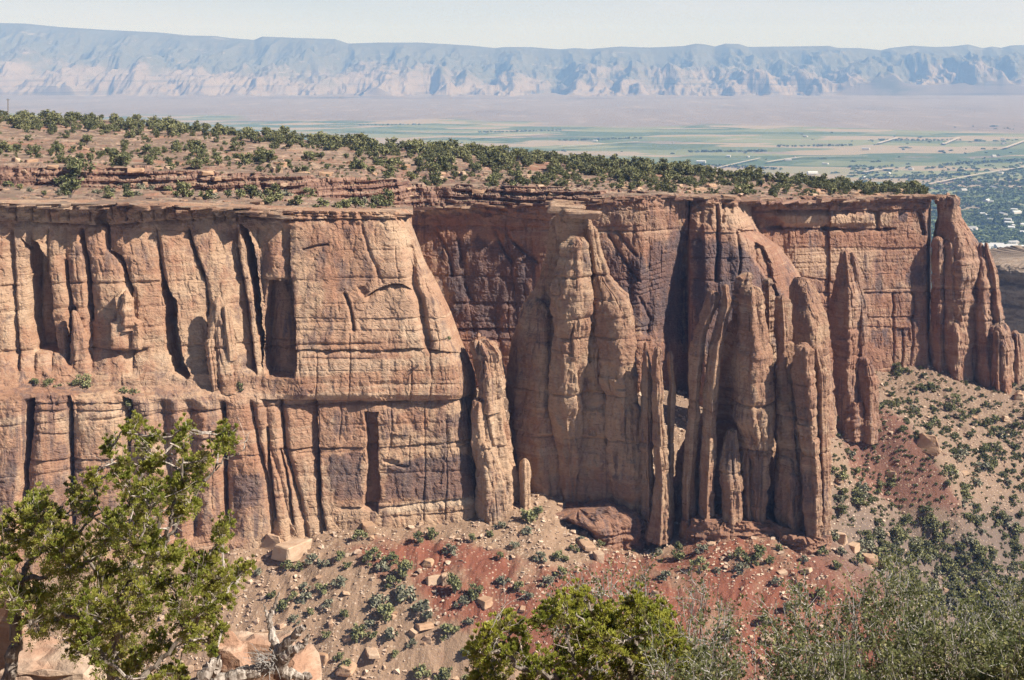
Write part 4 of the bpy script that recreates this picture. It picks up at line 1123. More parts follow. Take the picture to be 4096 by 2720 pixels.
# ---- towers at the far end of the mesa
spire('thick tower cut off from the end of the mesa by a narrow window', [
    P_([(195,938,955),(198,936,960),(206,937,961),(217,938,962),(228,937,969),(241,936,977),(260,935,980),(300,933,976),(330,931,974),(400,930,975)], 672, ratio=0.8, dome=1, bmax=12),
    P_([(236,934,942),(243,932,944),(300,931,944),(400,930,946)], 665, ratio=0.9, dome=4), P_([(241,943,954),(280,942,956),(340,941,956),(400,940,958)], 664, ratio=0.8, dome=5),
    P_([(320,950,960),(335,947,964),(400,945,966)], 661, ratio=0.7, dome=6)], mat='rock_back')
spire('second end tower with a forked top and dark left side', [
    P_([(242,978,983),(248,975,985),(259,973,988),(291,969,992),(321,967,994),(400,966,996)], 668, ratio=1.0, dome=4),
    P_([(242,984,988),(250,984,990),(270,986,998),(291,987,1001),(315,986,1005),(330,985,1006),(400,982,1008)], 665, ratio=0.9, dome=3)], mat='rock_back')
spire('low cluster of stubby columns at the outer end of the mesa', [
    P_([(322,990,1006),(330,986,1011),(345,985,1013),(400,984,1016)], 660, ratio=0.8, dome=4), P_([(330,1012,1018),(336,1010,1021),(358,1011,1023),(400,1010,1025)], 662, ratio=0.9, dome=4),
    P_([(330,993,1001),(360,992,1002),(400,991,1003)], 655, ratio=0.9, dome=6), P_([(340,1004,1011),(400,1003,1013)], 656, ratio=0.8, dome=5)], mat='rock_back')
loft('rock_bridge', [P_([(195.5,927,941),(197,927,941),(199.5,928,940)], 667, ratio=0.6, dome=0.5, plates=0.5)], mat='cap', label='thin rock bridge spanning the narrow window at the end of the mesa', cat='rock bridge')

# ---- grey cliff of the next canyon wall, beyond the end towers
tagit(loft('distant_cliff', [P_([(256,985,1100),(262,976,1120),(300,970,1140),(330,966,1150),(420,960,1160)], 930, ratio=0.8, bmax=40, dome=2, n=4, plates=2.5, step=0.7)], mat='far_rock'), kind='structure')
spire('round ball boulder balanced on the squat tower', [P_([(332.5,477,480),(335,475,482),(337.5,475,482),(339.5,476,481)], 452, ratio=1.0, bmin=2, dome=3.5, step=0.4, flute=0.2, rock=dict(a=0.3, crack=0.3, block=0.4))], name='balanced_boulder', cat='boulder', mat='rock')
# ================================================================== PLANTS AND STONES (far and middle distance)
import bmesh
def leaf_quads(c, nrm_bias, size, rng, aspect=1.6):
    """one small bent leaf quad per centre; returns V (n*4,3), F"""
    n = len(c)
    a = rng.normal(size=(n, 3)) + nrm_bias
    a /= np.linalg.norm(a, axis=1)[:, None]
    b = np.cross(a, rng.normal(size=(n, 3))); b /= np.linalg.norm(b, axis=1)[:, None] + 1e-9
    s = (size * (0.6 + 0.8 * rng.rand(n)))[:, None]
    t = a * s * aspect * 0.5; u = b * s * 0.5
    V = np.stack([c - t, c + u * 0.9, c + t, c - u * 0.9], 1)
    return V.reshape(-1, 3), np.arange(n * 4).reshape(-1, 4)

def tube_np(pts, rad, sides=5):
    pts = np.asarray(pts, float); rad = np.asarray(rad, float)
    n = len(pts)
    tg = np.gradient(pts, axis=0); tg /= np.linalg.norm(tg, axis=1)[:, None] + 1e-9
    ref = np.array([0.31, 0.87, 0.38])
    u = np.cross(tg, ref); u /= np.linalg.norm(u, axis=1)[:, None] + 1e-9
    v = np.cross(tg, u)
    th = np.linspace(0, 2 * math.pi, sides, endpoint=False)
    V = pts[:, None] + rad[:, None, None] * (np.cos(th)[None, :, None] * u[:, None] + np.sin(th)[None, :, None] * v[:, None])
    return V.reshape(-1, 3), grid_faces(n, sides, True)

class Geo:
    def __init__(s): s.V, s.F, s.A, s.n = [], [], [], 0
    def add(s, V, F, a=0.0):
        s.V.append(V); s.F.append(F + s.n); s.n += len(V)
        s.A.append(np.broadcast_to(np.asarray(a, float), (len(V),)))
    def tube(s, pts, rad, sides=5, a=0.0): s.add(*tube_np(pts, rad, sides), a)
    def obj(s, name, mat, **k):
        return mesh_np(name, np.concatenate(s.V), np.concatenate(s.F), mat, attrs={'tint': np.concatenate(s.A)}, **k)

def bark_material(name, c1, c2):
    n = NT(name)
    st = n.noise(n.scale(n.pos, (30, 30, 4)), 1.0, 5, 0.7)
    n.bump(st, 0.6, 0.02)
    return n.color(n.mix(n.mr(st, 0.35, 0.65), c1, c2))
M['bark'] = bark_material('juniper bark', (0.10, 0.078, 0.062), (0.27, 0.225, 0.19))
M['dead'] = bark_material('weathered dead wood', (0.15, 0.115, 0.09), (0.50, 0.43, 0.37))
M['twig'] = bark_material('pale grey twig', (0.20, 0.175, 0.155), (0.46, 0.43, 0.40))

def crown_mesh(name, seed, mat, nleaf=520, lobes=9, flat=1.0, leaf=0.085, trunk=True, hollow=0.55, spread=0.36):
    """small tree or bush one unit tall: a lobed crown of leaf-sized faces round a short forked trunk"""
    rng = np.random.RandomState(seed)
    g = Geo()
    cen = []
    for k in range(lobes):
        h = rng.uniform(0.22, 0.86)
        rr = spread * (1.0 - 0.72 * max(0, h - 0.35)) * rng.uniform(0.2, 1.0)
        a = rng.uniform(0, 2 * math.pi)
        cen.append([rr * math.cos(a), rr * math.sin(a), h * flat, rng.uniform(0.11, 0.21)])
    cen = np.array(cen)
    w = cen[:, 3] ** 2; w /= w.sum()
    idx = rng.choice(lobes, nleaf, p=w)
    d = rng.normal(size=(nleaf, 3)); d /= np.linalg.norm(d, axis=1)[:, None]
    r = cen[idx, 3] * (hollow + (1 - hollow) * rng.rand(nleaf)) * (1 + 0.25 * rng.normal(size=nleaf))
    c = cen[idx, :3] + d * r[:, None] * np.array([1, 1, 0.85])
    c[:, 2] = np.maximum(c[:, 2], 0.03)
    V, F = leaf_quads(c, d * 0.8, leaf, rng)
    g.add(V, F, np.repeat(rng.rand(nleaf) ** 2, 4))
    o = g.obj(name, mat)
    if trunk:
        t = Geo()
        for k in range(lobes):
            p0 = np.array([0.01, 0, -0.06]); p2 = cen[k, :3] * np.array([0.8, 0.8, 0.85]); p1 = (p0 + p2) / 2 * np.array([0.6, 0.6, 1])
            t.tube([p0, p1, p2], [0.028, 0.02, 0.008], 4)
        V = np.concatenate(t.V); F = np.concatenate(t.F)
        me = o.data
        nv = len(me.vertices)
        V0 = np.empty(nv * 3, np.float32); me.vertices.foreach_get('co', V0)
        F0 = np.arange(nv).reshape(-1, 4)
        A = np.concatenate([np.concatenate(g.A), np.zeros(len(V))])
        mi = np.concatenate([np.zeros(len(F0), int), np.ones(len(F), int)])
        bpy.data.objects.remove(o)
        o = mesh_np(name, np.concatenate([V0.reshape(-1, 3), V]), np.concatenate([F0, F + nv]), mats=[mat, M['bark']], mi=mi, attrs={'tint': A})
    COL.objects.unlink(o)
    return o

JUN = [crown_mesh('juniper_tree', 100 + k, M['leaf_dark'], 620, 11, 1.0, 0.075, True, 0.5, 0.40) for k in range(7)]
BUSH = [crown_mesh('juniper_bush', 200 + k, M['leaf_dark'], 420, 8, 0.82, 0.10, True, 0.45, 0.52) for k in range(5)]
SAGE = [crown_mesh('grey_bush', 300 + k, M['leaf_grey'], 360, 9, 0.7, 0.10, True, 0.4, 0.58) for k in range(4)]
PRNG = np.random.RandomState(5)

def put(proto, name, loc, size, label, cat, group, wide=1.0, rz=None, first={}):
    c = proto.copy()
    c.name = name
    COL.objects.link(c)
    c.location = loc
    c.scale = (size * wide, size * wide, size)
    c.rotation_euler = (0, 0, PRNG.uniform(0, 6.28) if rz is None else rz)
    return tagit(c, label, cat, group)

class Stuff:
    """what lies beyond the nearest three hundred, merged into one mesh"""
    def __init__(s): s.V, s.F, s.A, s.n = [], [], [], 0
    def add(s, proto, loc, size, wide=1.0, step=2):
        me = proto.data
        nv = len(me.vertices)
        if not hasattr(s, 'cache'): s.cache = {}
        if proto.data.name not in s.cache:
            co = np.empty(nv * 3, np.float32); me.vertices.foreach_get('co', co)
            ta = np.empty(nv, np.float32); me.attributes['tint'].data.foreach_get('value', ta)
            nf = len(me.polygons); fi = np.empty(nf * 4, np.int32); me.loops.foreach_get('vertex_index', fi)
            s.cache[proto.data.name] = (co.reshape(-1, 3), ta, fi.reshape(-1, 4))
        co, ta, fi = s.cache[proto.data.name]
        a = PRNG.uniform(0, 6.28); R = np.array([[math.cos(a), -math.sin(a), 0], [math.sin(a), math.cos(a), 0], [0, 0, 1]])
        V = (co * np.array([size * wide, size * wide, size])) @ R.T + np.asarray(loc)
        s.V.append(V); s.F.append(fi + s.n); s.A.append(ta); s.n += len(V)
    def obj(s, name, mat):
        return tagit(mesh_np(name, np.concatenate(s.V), np.concatenate(s.F), mat, attrs={'tint': np.concatenate(s.A)}), kind='stuff')

# ---- junipers on the mesa
cand = []
def dens(px, v):
    n_ = float(pn(np.array([[px / 26.0, v * 4.0, 3.3]]))[0])
    sky_ = math.exp(-((v - 2.72) / 0.30) ** 2) * 1.35
    if px < 420:
        b = 0.20 + 0.95 * sky_ + 0.25 * math.exp(-((v - 1.45) / 0.2) ** 2)
    elif px < 690:
        b = 0.34 + 1.0 * sky_ + 0.3 * (v > 1.5)
    else:
        b = 0.40 + 0.5 * sky_
    return b * (1.0 + 1.3 * n_)
rs = np.random.RandomState(21)
tries = 0
while len(cand) < 1250 and tries < 60000:
    tries += 1
    px = rs.uniform(-14, 926); v = rs.uniform(1.06, 3.06)
    dd = float(np.interp(v, [1, 2, 3], [560, 690, 830]))
    if rs.rand() > 0.9 * dens(px, v): continue
    if any(abs(px - c[0]) < 3.2 and abs(v - c[1]) < 0.05 for c in cand[-300:]): continue
    h = rs.lognormal(1.48, 0.30) * (1.18 if v > 2.4 else 0.86) * (0.86 if px > 690 else 1)
    h = min(h, 7.6)
    if rs.rand() < 0.22 and v < 2.4: h *= 0.5
    cand.append((px, v, h, dd))
cand.sort(key=lambda c: -c[2] / c[3])
st = Stuff()
for k, (px, v, h, dd) in enumerate(cand):
    p = mesa_pt(px, min(v, 3.1)); p[2] -= 0.12 * h
    if k < 290:
        pr = JUN[k % 7] if h > 2.6 else BUSH[k % 5]
        if v > 2.35: lab, grp = 'dark green juniper in the belt of trees along the skyline of the mesa', 'junipers along the mesa skyline'
        elif px > 690: lab, grp = 'dark green juniper near the rim above the east face of the mesa', 'junipers near the east rim of the mesa'
        else: lab, grp = 'dark green juniper scattered on the ledgy slope of the mesa top', 'junipers on the ledgy mesa slope'
        put(pr, 'juniper_tree', p, h * 1.12, lab, 'tree', grp, wide=PRNG.uniform(0.95, 1.3))
    else:
        st.add(JUN[k % 7] if h > 2.4 else SAGE[k % 4], p, h * 1.1, PRNG.uniform(0.95, 1.3))
print('mesa trees', len(cand), tries)
for k in range(900):
    px = rs.uniform(-14, 926); v = rs.uniform(0.98, 2.8) if k % 3 else rs.uniform(0.98, 1.6); p = mesa_pt(px, v)
    st.add(SAGE[k % 4], p, rs.uniform(0.7, 1.7), 1.1)
st.obj('mesa_scrub', M['leaf_dark'])

# ---- bushes on the bench above the near cliff (read off one by one)
for (px, py, s, kind) in [(8,189,9,1),(20,190,7,1),(30,192,6,2),(61,189,13,0),(77,184,26,0),(70,198,17,0),(62,196,9,2),(44,196,6,1),(97,196,9,2),(108,198,11,0),(112,193,8,2),(128,197,12,0),(138,197,8,2),(122,187,8,2),(140,190,10,2),(152,190,7,2),
    (168,193,8,1),(183,197,16,0),(176,198,8,1),(190,198,9,1),(205,199,11,1),(212,200,10,2),(228,198,9,1),(240,199,11,1),(251,199,15,0),(258,198,11,2),(268,203,13,0),(276,201,16,0),(284,199,14,2),(298,206,12,1),(309,199,11,0),(321,208,11,1),(338,209,8,1),(346,210,12,1),(356,209,13,1),(363,206,12,2),(377,208,13,0),(388,207,16,0),(371,210,7,1)]:
    v = 0.06 + 0.94 * np.clip((float(np.interp(px, bpx, bp0)) - py) / 20.0, 0, 1)
    p = bench_pt(px, v)
    # walk back along the bench until the foot sits on the wanted row
    best = min((abs((HY - q_[2] * F_PX / q_[1]) - py), tuple(q_)) for q_ in (bench_pt(px, t_) for t_ in np.linspace(0.05, 0.95, 60)))
    p = np.array(best[1]); h = 1.25 * s * p[1] / F_PX
    pr = (JUN, BUSH, SAGE)[kind][int(px) % 4]
    p[2] -= 0.1 * h
    if kind == 2: put(pr, 'grey_bush', p, h, 'pale grey-green bush on the sandstone bench at the top of the near cliff', 'bush', 'grey bushes on the near bench', wide=1.1)
    else: put(pr, 'juniper_bush', p, h * 1.05, 'green juniper bush on the sandstone bench at the top of the near cliff', 'bush', 'juniper bushes on the near bench', wide=1.15)

# ---- stones
def stone_material_slots(): return M['boulder']
def stone_mesh(name, seed, slab=1.0, n=13, mat=None, bev=0.05, cuts=1, rough=0.05):
    rng = np.random.RandomState(seed)
    bm = bmesh.new()
    if n <= 10:                                   # a joint-bounded block: a box with shifted and clipped corners
        sh = rng.uniform(0.62, 0.95)
        for cx_ in (-1, 1):
            for cy_ in (-1, 1):
                for cz_ in (-1, 1):
                    p_ = np.array([cx_, cy_, cz_]) * np.array([0.5, 0.5 * sh, 0.5 * slab]) * rng.uniform(0.72, 1.08, 3)
                    bm.verts.new(p_ + rng.normal(size=3) * 0.03)
                    if rng.rand() < 0.4: bm.verts.new(p_ * np.array([0.78, 1.1, 0.9]))
    for k in range(n if n > 10 else 0):
        d = rng.normal(size=3); d /= np.linalg.norm(d)
        d = np.sign(d) * np.abs(d) ** 0.7
        bm.verts.new(d * rng.uniform(0.42, 0.58) * np.array([1.0, rng.uniform(0.65, 0.95), slab]))
    r = bmesh.ops.convex_hull(bm, input=bm.verts)
    bmesh.ops.delete(bm, geom=[v for v in bm.verts if not v.link_faces], context='VERTS')
    bmesh.ops.dissolve_limit(bm, angle_limit=0.25, verts=bm.verts, edges=bm.edges)
    bmesh.ops.bevel(bm, geom=list(bm.edges), offset=bev, segments=1, affect='EDGES')
    bmesh.ops.triangulate(bm, faces=bm.faces)
    if cuts:
        bmesh.ops.subdivide_edges(bm, edges=bm.edges, cuts=cuts, use_grid_fill=True)
    co = np.array([v.co for v in bm.verts])
    nn = np.array([v.normal for v in bm.verts])
    dsp = rough * fbm(co * 3.1 + seed, 4) + 0.5 * rough * pn(co * np.array([2, 2, 14.0]) + seed)
    for v, q_ in zip(bm.verts, co + nn * dsp[:, None]): v.co = q_
    me = bpy.data.meshes.new(name); bm.to_mesh(me); bm.free()
    me.materials.append(mat or M['boulder'])
    return bpy.data.objects.new(name, me)
STONE = [stone_mesh('boulder', 400 + k, (0.8, 0.55, 0.35, 0.9, 0.45, 0.65)[k % 6], 13 if k in (0, 5, 8) else 8, None, 0.03, 2, 0.05) for k in range(12)]
RIMST = [stone_mesh('rim_boulder', 460 + k, (0.35, 0.45, 0.3, 0.4)[k], 8, M['cap'], 0.03, 2, 0.06) for k in range(4)]
CHIP = []
for k in range(10):
    rng = np.random.RandomState(500 + k)
    bm = bmesh.new()
    for q_ in range(9):
        d = rng.normal(size=3); d /= np.linalg.norm(d); bm.verts.new(d * 0.5 * np.array([1, 0.8, rng.uniform(0.35, 0.8)]))
    bmesh.ops.convex_hull(bm, input=bm.verts); bmesh.ops.delete(bm, geom=[v for v in bm.verts if not v.link_faces], context='VERTS')
    bmesh.ops.triangulate(bm, faces=bm.faces)
    bm.verts.index_update()
    CHIP.append((np.array([v.co for v in bm.verts]), np.array([[v.index for v in f.verts] for f in bm.faces])))
    bm.free()

for k, (px, py, w_, h_, d, rz_) in enumerate([(581,214,42,8,454,0.1),(566,209,35,8,456,-0.2),(562,203.5,27,8,459,0.3),(573,206.5,26,3.5,459,0.0),(590,217,20,4,455,0.2),(560,201.5,15,4,461,0.5)]):
    c = RIMST[k % 4].copy(); c.name = 'caprock'; COL.objects.link(c); c.parent = big
    p = up(px, py, d) - np.array(big.location); sc_ = d / F_PX
    c.location = p; c.scale = (w_ * sc_, w_ * sc_ * 0.62, h_ * sc_ / (0.35, 0.45, 0.3, 0.4)[k % 4]); c.rotation_euler = (0.02, 0.05, rz_)
def put_stone(px, py, s, label, k, group=None, dist=None, sink=0.2, squash=None, rz=None, tilt=0.0):
    d = dist or talus_hit(px, py)
    if d is None: return None
    p = up(px, py, d); h = s * d / F_PX
    c = STONE[k % 12].copy(); c.name = 'boulder'; COL.objects.link(c)
    c.location = (p[0], p[1], p[2] + h * (0.35 - sink))
    q_ = squash or (1, 1, 1)
    c.scale = (h * q_[0], h * q_[1], h * q_[2])
    c.rotation_euler = (tilt, tilt * 0.6, PRNG.uniform(0, 6.28) if rz is None else rz)
    return tagit(c, label, 'boulder', group)

for args in [
    (291,556,36,'biggest fallen block at the foot of the near cliff, one flat sunlit side',1,(1,0.8,0.95)),
    (272,549,24,'cracked brown boulder wedged behind the biggest fallen block',0,(1,1,1.1)),
    (282,532,16,'rough boulder lodged against the cliff foot above the biggest fallen block',3,(1,1,1)),
    (368,531,16,'angular block resting against the base of the near cliff',9,(1,1,0.95)),
    (434,584,17,'flat tan slab standing on edge in the middle of the rubble slope',4,(1.1,0.5,1.5)),
    (445,582,14,'dark ribbed slab next to the upright tan slab',7,(0.5,0.8,1.6)),
    (427,565,16,'pale split boulder above the pair of upright slabs',5,(1,1,0.9)),
    (927,450,25,'round pale boulder casting a black shadow on the red spur',0,(0.95,0.95,1.15)),
    (839,541,17,'big pale boulder at the right foot of the spire cluster',3,(1,1,0.8)),
    (853,549,12,'boulder just below the pale one at the foot of the spire cluster',6,(1,1,0.8)),
    (868,561,17,'squared tan boulder on the edge of the red slope',9,(1.1,1,0.75)),
    (881,565,15,'tilted brown boulder at the lower edge of the red slope',1,(1,1,0.8)),
    (891,476,10,'pale boxy boulder alone on the middle of the red apron',3,(1.1,1,0.9)),
    (838,482,11,'white boulder beside the right edge of the spire cluster',2,(1,1,1)),
    (1018,398,12,'brown boulder under the outermost stub columns',5,(1,1,1.1)),
    (1000,388,10,'dark boulder below the forked end tower',8,(1,1,1.1)),
    (655,596,10,'round tan boulder low on the red slope behind the shrubs',0,(1,1,0.95)),
    (586,548,22,'long pale slab sliding down the gravel fan',2,(1.3,0.9,0.8)),
    (598,560,14,'orange square block at the right side of the gravel fan',9,(0.9,0.9,1.2)),
    (485,604,13,'tan boulder in the red soil left of the bright green juniper',6,(1,1,0.8)),
    (424,628,15,'flat layered boulder in the lower part of the rubble slope',4,(1.2,1,0.8)),
    (427,642,11,'rounded grey boulder on the lower red soil',0,(1,1,0.9)),
    (372,655,19,'broad flat block near the bottom of the rubble slope',2,(1.3,1,0.8)),
    (322,661,14,'dark-shadowed block right of the dead branch',3,(1,1,0.9)),
    (345,672,26,'large pale block at the bottom edge left of the middle',5,(1.2,1,0.7)),
    (712,545,11,'pale broken block on the crest of the red slope',8,(1.3,1,0.7)),
]:
    px, py, s, lab, k, sq = args
    put_stone(px, py, s, lab, k, squash=sq, rz=(k * 0.9) % 3.1)

rs = np.random.RandomState(33)
def rub(px, py):
    """how stony the ground is"""
    p = talus_hit(px, py)
    if p is None: return None
    q_ = up(px, py, p)
    r = float(bil(REDg, q_[0], q_[1])); g_ = float(bil(GREYg, q_[0], q_[1]))
    n_ = float(pn(np.array([[q_[0] / 16, q_[1] / 16, 7.7]]))[0])
    return p, q_, r, g_, n_
lst = []
while len(lst) < 262:
    px = rs.uniform(-10, 1034); py = rs.uniform(365, 690)
    t_ = rub(px, py)
    if t_ is None: continue
    d, q_, r, g_, n_ = t_
    w_ = np.clip(0.95 - 1.1 * r - 0.55 * g_ + 0.9 * n_, 0.04, 1)
    if rs.rand() > w_: continue
    s = min(rs.lognormal(0.42, 0.42), 4.2)
    lst.append((px, py, d, q_, r, s, g_))
for k, (px, py, d, q_, r, s, g_) in enumerate(lst):
    c = STONE[k % 12].copy(); c.name = 'boulder'; COL.objects.link(c)
    gz = float(bil(TZg, q_[0], q_[1]))
    c.location = (q_[0], q_[1], gz + 0.12 * s); c.scale = (s, s * rs.uniform(0.7, 1), s * rs.uniform(0.7, 1)); c.rotation_euler = (rs.uniform(-.35, .35), rs.uniform(-.35, .35), rs.uniform(0, 6.28))
    if d < 470 and r > 0.15: tagit(c, 'tan boulder lying in the red soil below the spires', 'boulder', 'boulders in the red soil')
    elif d < 470: tagit(c, 'tan boulder among the rubble below the near cliff', 'boulder', 'boulders in the rubble below the near cliff')
    else: tagit(c, 'pale boulder on the far slope below the east face', 'boulder', 'boulders on the slope below the east face')
# loose stones, past counting
V_, F_, n0 = [], [], 0
X_ = rs.uniform(-185, 325, 95000); Y_ = rs.uniform(345, 690, 95000)
nn_ = pn(np.stack([X_ / 15, Y_ / 15, np.full_like(X_, 2.2)], -1)) + 0.6 * pn(np.stack([X_ / 4, Y_ / 4, np.full_like(X_, 5.2)], -1))
wt = np.clip(0.62 - 0.55 * bil(REDg, X_, Y_) - 0.30 * bil(GREYg, X_, Y_) + 0.75 * nn_, 0.03, 1) * np.where(Y_ > 470, 0.55, 1.0)
ok = rs.rand(95000) < wt * 1.1
Z_ = bil(TZg, X_, Y_); ppx = X_ * F_PX / Y_ + CX; ppy = HY - Z_ * F_PX / Y_
ok &= (ppx > -10) & (ppx < 1034) & (ppy < 700)
ii = np.nonzero(ok)[0]
sz = np.clip(rs.lognormal(-0.12, 0.5, len(ii)), 0.32, 3.0)
for k, i in enumerate(ii):
    Vc, Fc = CHIP[k % 10]
    a = rs.uniform(0, 6.28); ca, sa = math.cos(a), math.sin(a)
    R = np.array([[ca, -sa, 0], [sa, ca, 0], [0, 0, 1]])
    V_.append((Vc * sz[k]) @ R.T + [X_[i], Y_[i], Z_[i] + 0.12 * sz[k]]); F_.append(Fc + n0); n0 += len(Vc)
tagit(mesh_np('loose_stones', np.concatenate(V_), np.concatenate(F_), M['rubble']), kind='stuff')

# slabs lying on the mesa
for k in range(120):
    px = rs.uniform(430, 905) if k < 60 else rs.uniform(-10, 560); v = rs.uniform(1.02, 1.7) if k < 60 else rs.uniform(0.0, 1.8)
    p = mesa_pt(px, v); s = min(rs.lognormal(0.95, 0.4), 6)
    c = STONE[(k * 5) % 12].copy(); c.name = 'flat_boulder'; COL.objects.link(c)
    c.location = (p[0], p[1], p[2] + 0.1 * s); c.scale = (s * 1.3, s, s * 0.75); c.rotation_euler = (0, 0, rs.uniform(0, 6.28))
    tagit(c, 'pale sandstone slab lying near the rim of the mesa', 'boulder', 'slabs near the mesa rim')

for k in range(46):
    px = rs.uniform(-8, 405); p = bench_pt(px, rs.uniform(0.08, 0.8)); s = min(rs.lognormal(0.75, 0.45), 4.5)
    c = RIMST[k % 4].copy(); c.name = 'flat_boulder'; COL.objects.link(c)
    c.location = (p[0], p[1], p[2] + 0.15); c.scale = (s * 1.5, s, s * 0.9); c.rotation_euler = (0, 0, rs.uniform(0, 6.28))
    tagit(c, 'flat sandstone slab lying among the bushes of the near bench', 'boulder', 'slabs on the near bench')
# flat ledge slabs that break the rim line
for k in range(120):
    if k < 46:
        px = rs.uniform(-5, 411); p = bench_pt(px, 0.004); lab, grp = 'thin sandstone slab jutting from the rim of the near cliff', 'slabs along the near rim'; dy = rs.uniform(-0.8, 1.2)
    else:
        px = rs.uniform(414, 929); p = mesa_pt(min(px, 929), 0.02); lab, grp = 'thin sandstone slab jutting from the rim above the far cliff', 'slabs along the far rim'; dy = rs.uniform(-0.8, 1.5)
    s = min(rs.lognormal(1.25, 0.35), 7)
    c = RIMST[k % 4].copy(); c.name = 'rim_boulder'; COL.objects.link(c)
    c.location = (p[0], p[1] + dy, p[2] + rs.uniform(-1.6, 0.5)); c.scale = (s * rs.uniform(1.1, 1.9), s, rs.uniform(1.2, 3.2)); c.rotation_euler = (rs.uniform(-.06, .06), rs.uniform(-.06, .06), rs.uniform(-0.5, 0.5))
    tagit(c, lab, 'boulder', grp)

# ---- bushes on the slopes
spots = [  # px, py of the foot, height in pixels, kind
 (358,542,13,1),(418,545,13,0),(431,540,12,1),(450,554,13,2),(391,568,14,1),(340,563,12,1),(347,570,9,1),(325,568,10,2),(374,559,13,1),(368,566,11,1),(337,587,14,2),(322,595,12,1),(304,590,10,2),(286,571,11,1),(299,572,10,1),(312,563,13,2),(257,576,10,2),(405,580,22,0),(394,590,14,1),(382,573,14,2),(404,600,20,2),
 (380,610,18,2),(403,605,12,1),(424,618,22,2),(306,603,15,2),(294,600,10,1),(271,600,9,1),(283,613,14,1),(329,609,11,2),(344,622,10,1),(455,595,20,0),(463,606,14,2),(476,600,18,0),(468,628,9,2),(449,641,16,1),(470,660,15,1),(370,628,12,2),(357,640,17,1),(391,641,15,2),(412,648,10,2),(386,626,22,1),(372,642,10,1),(340,661,10,1),(346,672,14,1),(310,618,8,1),(295,626,10,2),(326,640,10,1),(445,685,18,1),(420,682,16,1),(470,690,16,1),(395,660,9,1),
 (537,521,14,0),(527,523,16,1),(500,530,9,2),(525,536,11,2),(540,560,12,2),(560,562,13,1),(548,588,13,2),(505,585,12,2),(519,594,12,1),(529,599,10,2),(574,553,9,1),(583,545,10,2),(562,580,12,1),(500,560,8,1),(515,548,9,2),(472,543,10,0),(490,538,8,1),(600,548,8,1),(617,545,10,1),
 (679,561,18,0),(658,556,10,2),(703,553,13,2),(738,561,13,1),(770,565,9,1),(759,560,17,1),(751,566,12,1),(779,552,8,1),(700,570,15,1),(717,575,8,2),(666,580,13,2),(742,575,13,2),(804,563,9,2),(821,556,11,1),(776,586,10,2),(800,590,8,1),(842,556,10,2),(836,570,10,1),(857,565,11,1),(820,600,12,1),(790,612,12,2),(765,625,12,1),(730,640,12,1)]
for k, (px, py, s, kind) in enumerate(spots):
    d = talus_hit(px, py)
    if d is None: continue
    p = up(px, py, d); h = s * d / F_PX
    p[2] = float(bil(TZg, p[0], p[1])) - 0.06 * h
    if kind == 2: put(SAGE[k % 4], 'grey_bush', p, h * 1.15, 'grey-green bush rooted in the rubble and red soil below the cliffs', 'bush', 'grey bushes below the cliffs', wide=1.05)
    elif kind == 1: put(BUSH[k % 5], 'juniper_bush', p, h * 1.15, 'dark green round bush rooted in the rubble and red soil below the cliffs', 'bush', 'dark bushes below the cliffs', wide=1.05)
    else: put(JUN[k % 7], 'pinyon_tree', p, h * 1.15, 'dark green little tree standing on the slope below the cliffs', 'tree', 'little trees below the cliffs', wide=0.95)
rs = np.random.RandomState(44)
sl = []
tries = 0
while len(sl) < 900 and tries < 16000:
    tries += 1
    px = rs.uniform(832, 1060); py = rs.uniform(366, 690)
    t_ = rub(px, py)
    if t_ is None or t_[0] < 480: continue
    d, q_, r, g_, n_ = t_
    base_ = 0.5 + 0.25 * g_ - 0.6 * max(r, 0)
    # a dense strip of scrub in the wash and along the gully
    strip = max(math.exp(-((py - (575 + 0.12 * (px - 900))) / 26) ** 2) * (px > 850), math.exp(-((py - (395 + 0.55 * (px - 880))) / 16) ** 2) * (px > 878))
    if rs.rand() > base_ * (0.55 + 0.9 * n_) + 1.0 * strip: continue
    h = min(rs.lognormal(1.02, 0.34), 5.2) * (1.1 if py > 470 else 0.85)
    sl.append((d, q_, h, px, py))
sl.sort(key=lambda c: -c[2] / c[0])
st = Stuff()
for k, (d, q_, h, px, py) in enumerate(sl):
    q_ = q_.copy(); q_[2] = float(bil(TZg, q_[0], q_[1])) - 0.06 * h
    if k < 270:
        pr = (JUN + BUSH)[k % 12] if k % 4 else SAGE[k % 4]
        if py > 545: lab, grp = 'dark bush in the green thicket along the canyon floor', 'bushes of the canyon floor thicket'
        else: lab, grp = 'dark bush dotted over the grey slope right of the spires', 'bushes on the grey right-hand slope'
        put(pr, 'slope_bush', q_, h * 1.1, lab, 'bush', grp, wide=PRNG.uniform(1.0, 1.3))
    else:
        st.add((BUSH + SAGE)[k % 9], q_, h, PRNG.uniform(1, 1.3))
for k in range(1500):
    px = rs.uniform(834, 1050); py = rs.uniform(368, 660); d = talus_hit(px, py)
    if d is None or d < 480: continue
    q_ = up(px, py, d); q_[2] = float(bil(TZg, q_[0], q_[1])) - 0.05
    st.add(SAGE[k % 4], q_, rs.uniform(0.7, 1.7), 1.1)
st.obj('canyon_scrub', M['leaf_dark'])
# bushes on ledges of the near cliff
for k, (px, py, s, dd) in enumerate([(34,386,9,426),(48,392,14,427),(60,391,9,428),(70,392,11,429),(83,390,18,430),(86,397,8,429),(129,408,21,430),(153,393,12,437),(165,391,8,438),(178,390,7,439),(226,392,8,440),(238,394,14,440),(102,396,6,430),(448,341,5,441)]):
    p = up(px, py, dd - 2.5); h = s * dd / F_PX
    put((JUN if s > 12 else BUSH)[k % 5], 'ledge_bush', p, h * 1.1, 'green bush growing on a ledge halfway up the near cliff', 'bush', 'bushes on ledges of the near cliff', wide=1.1)

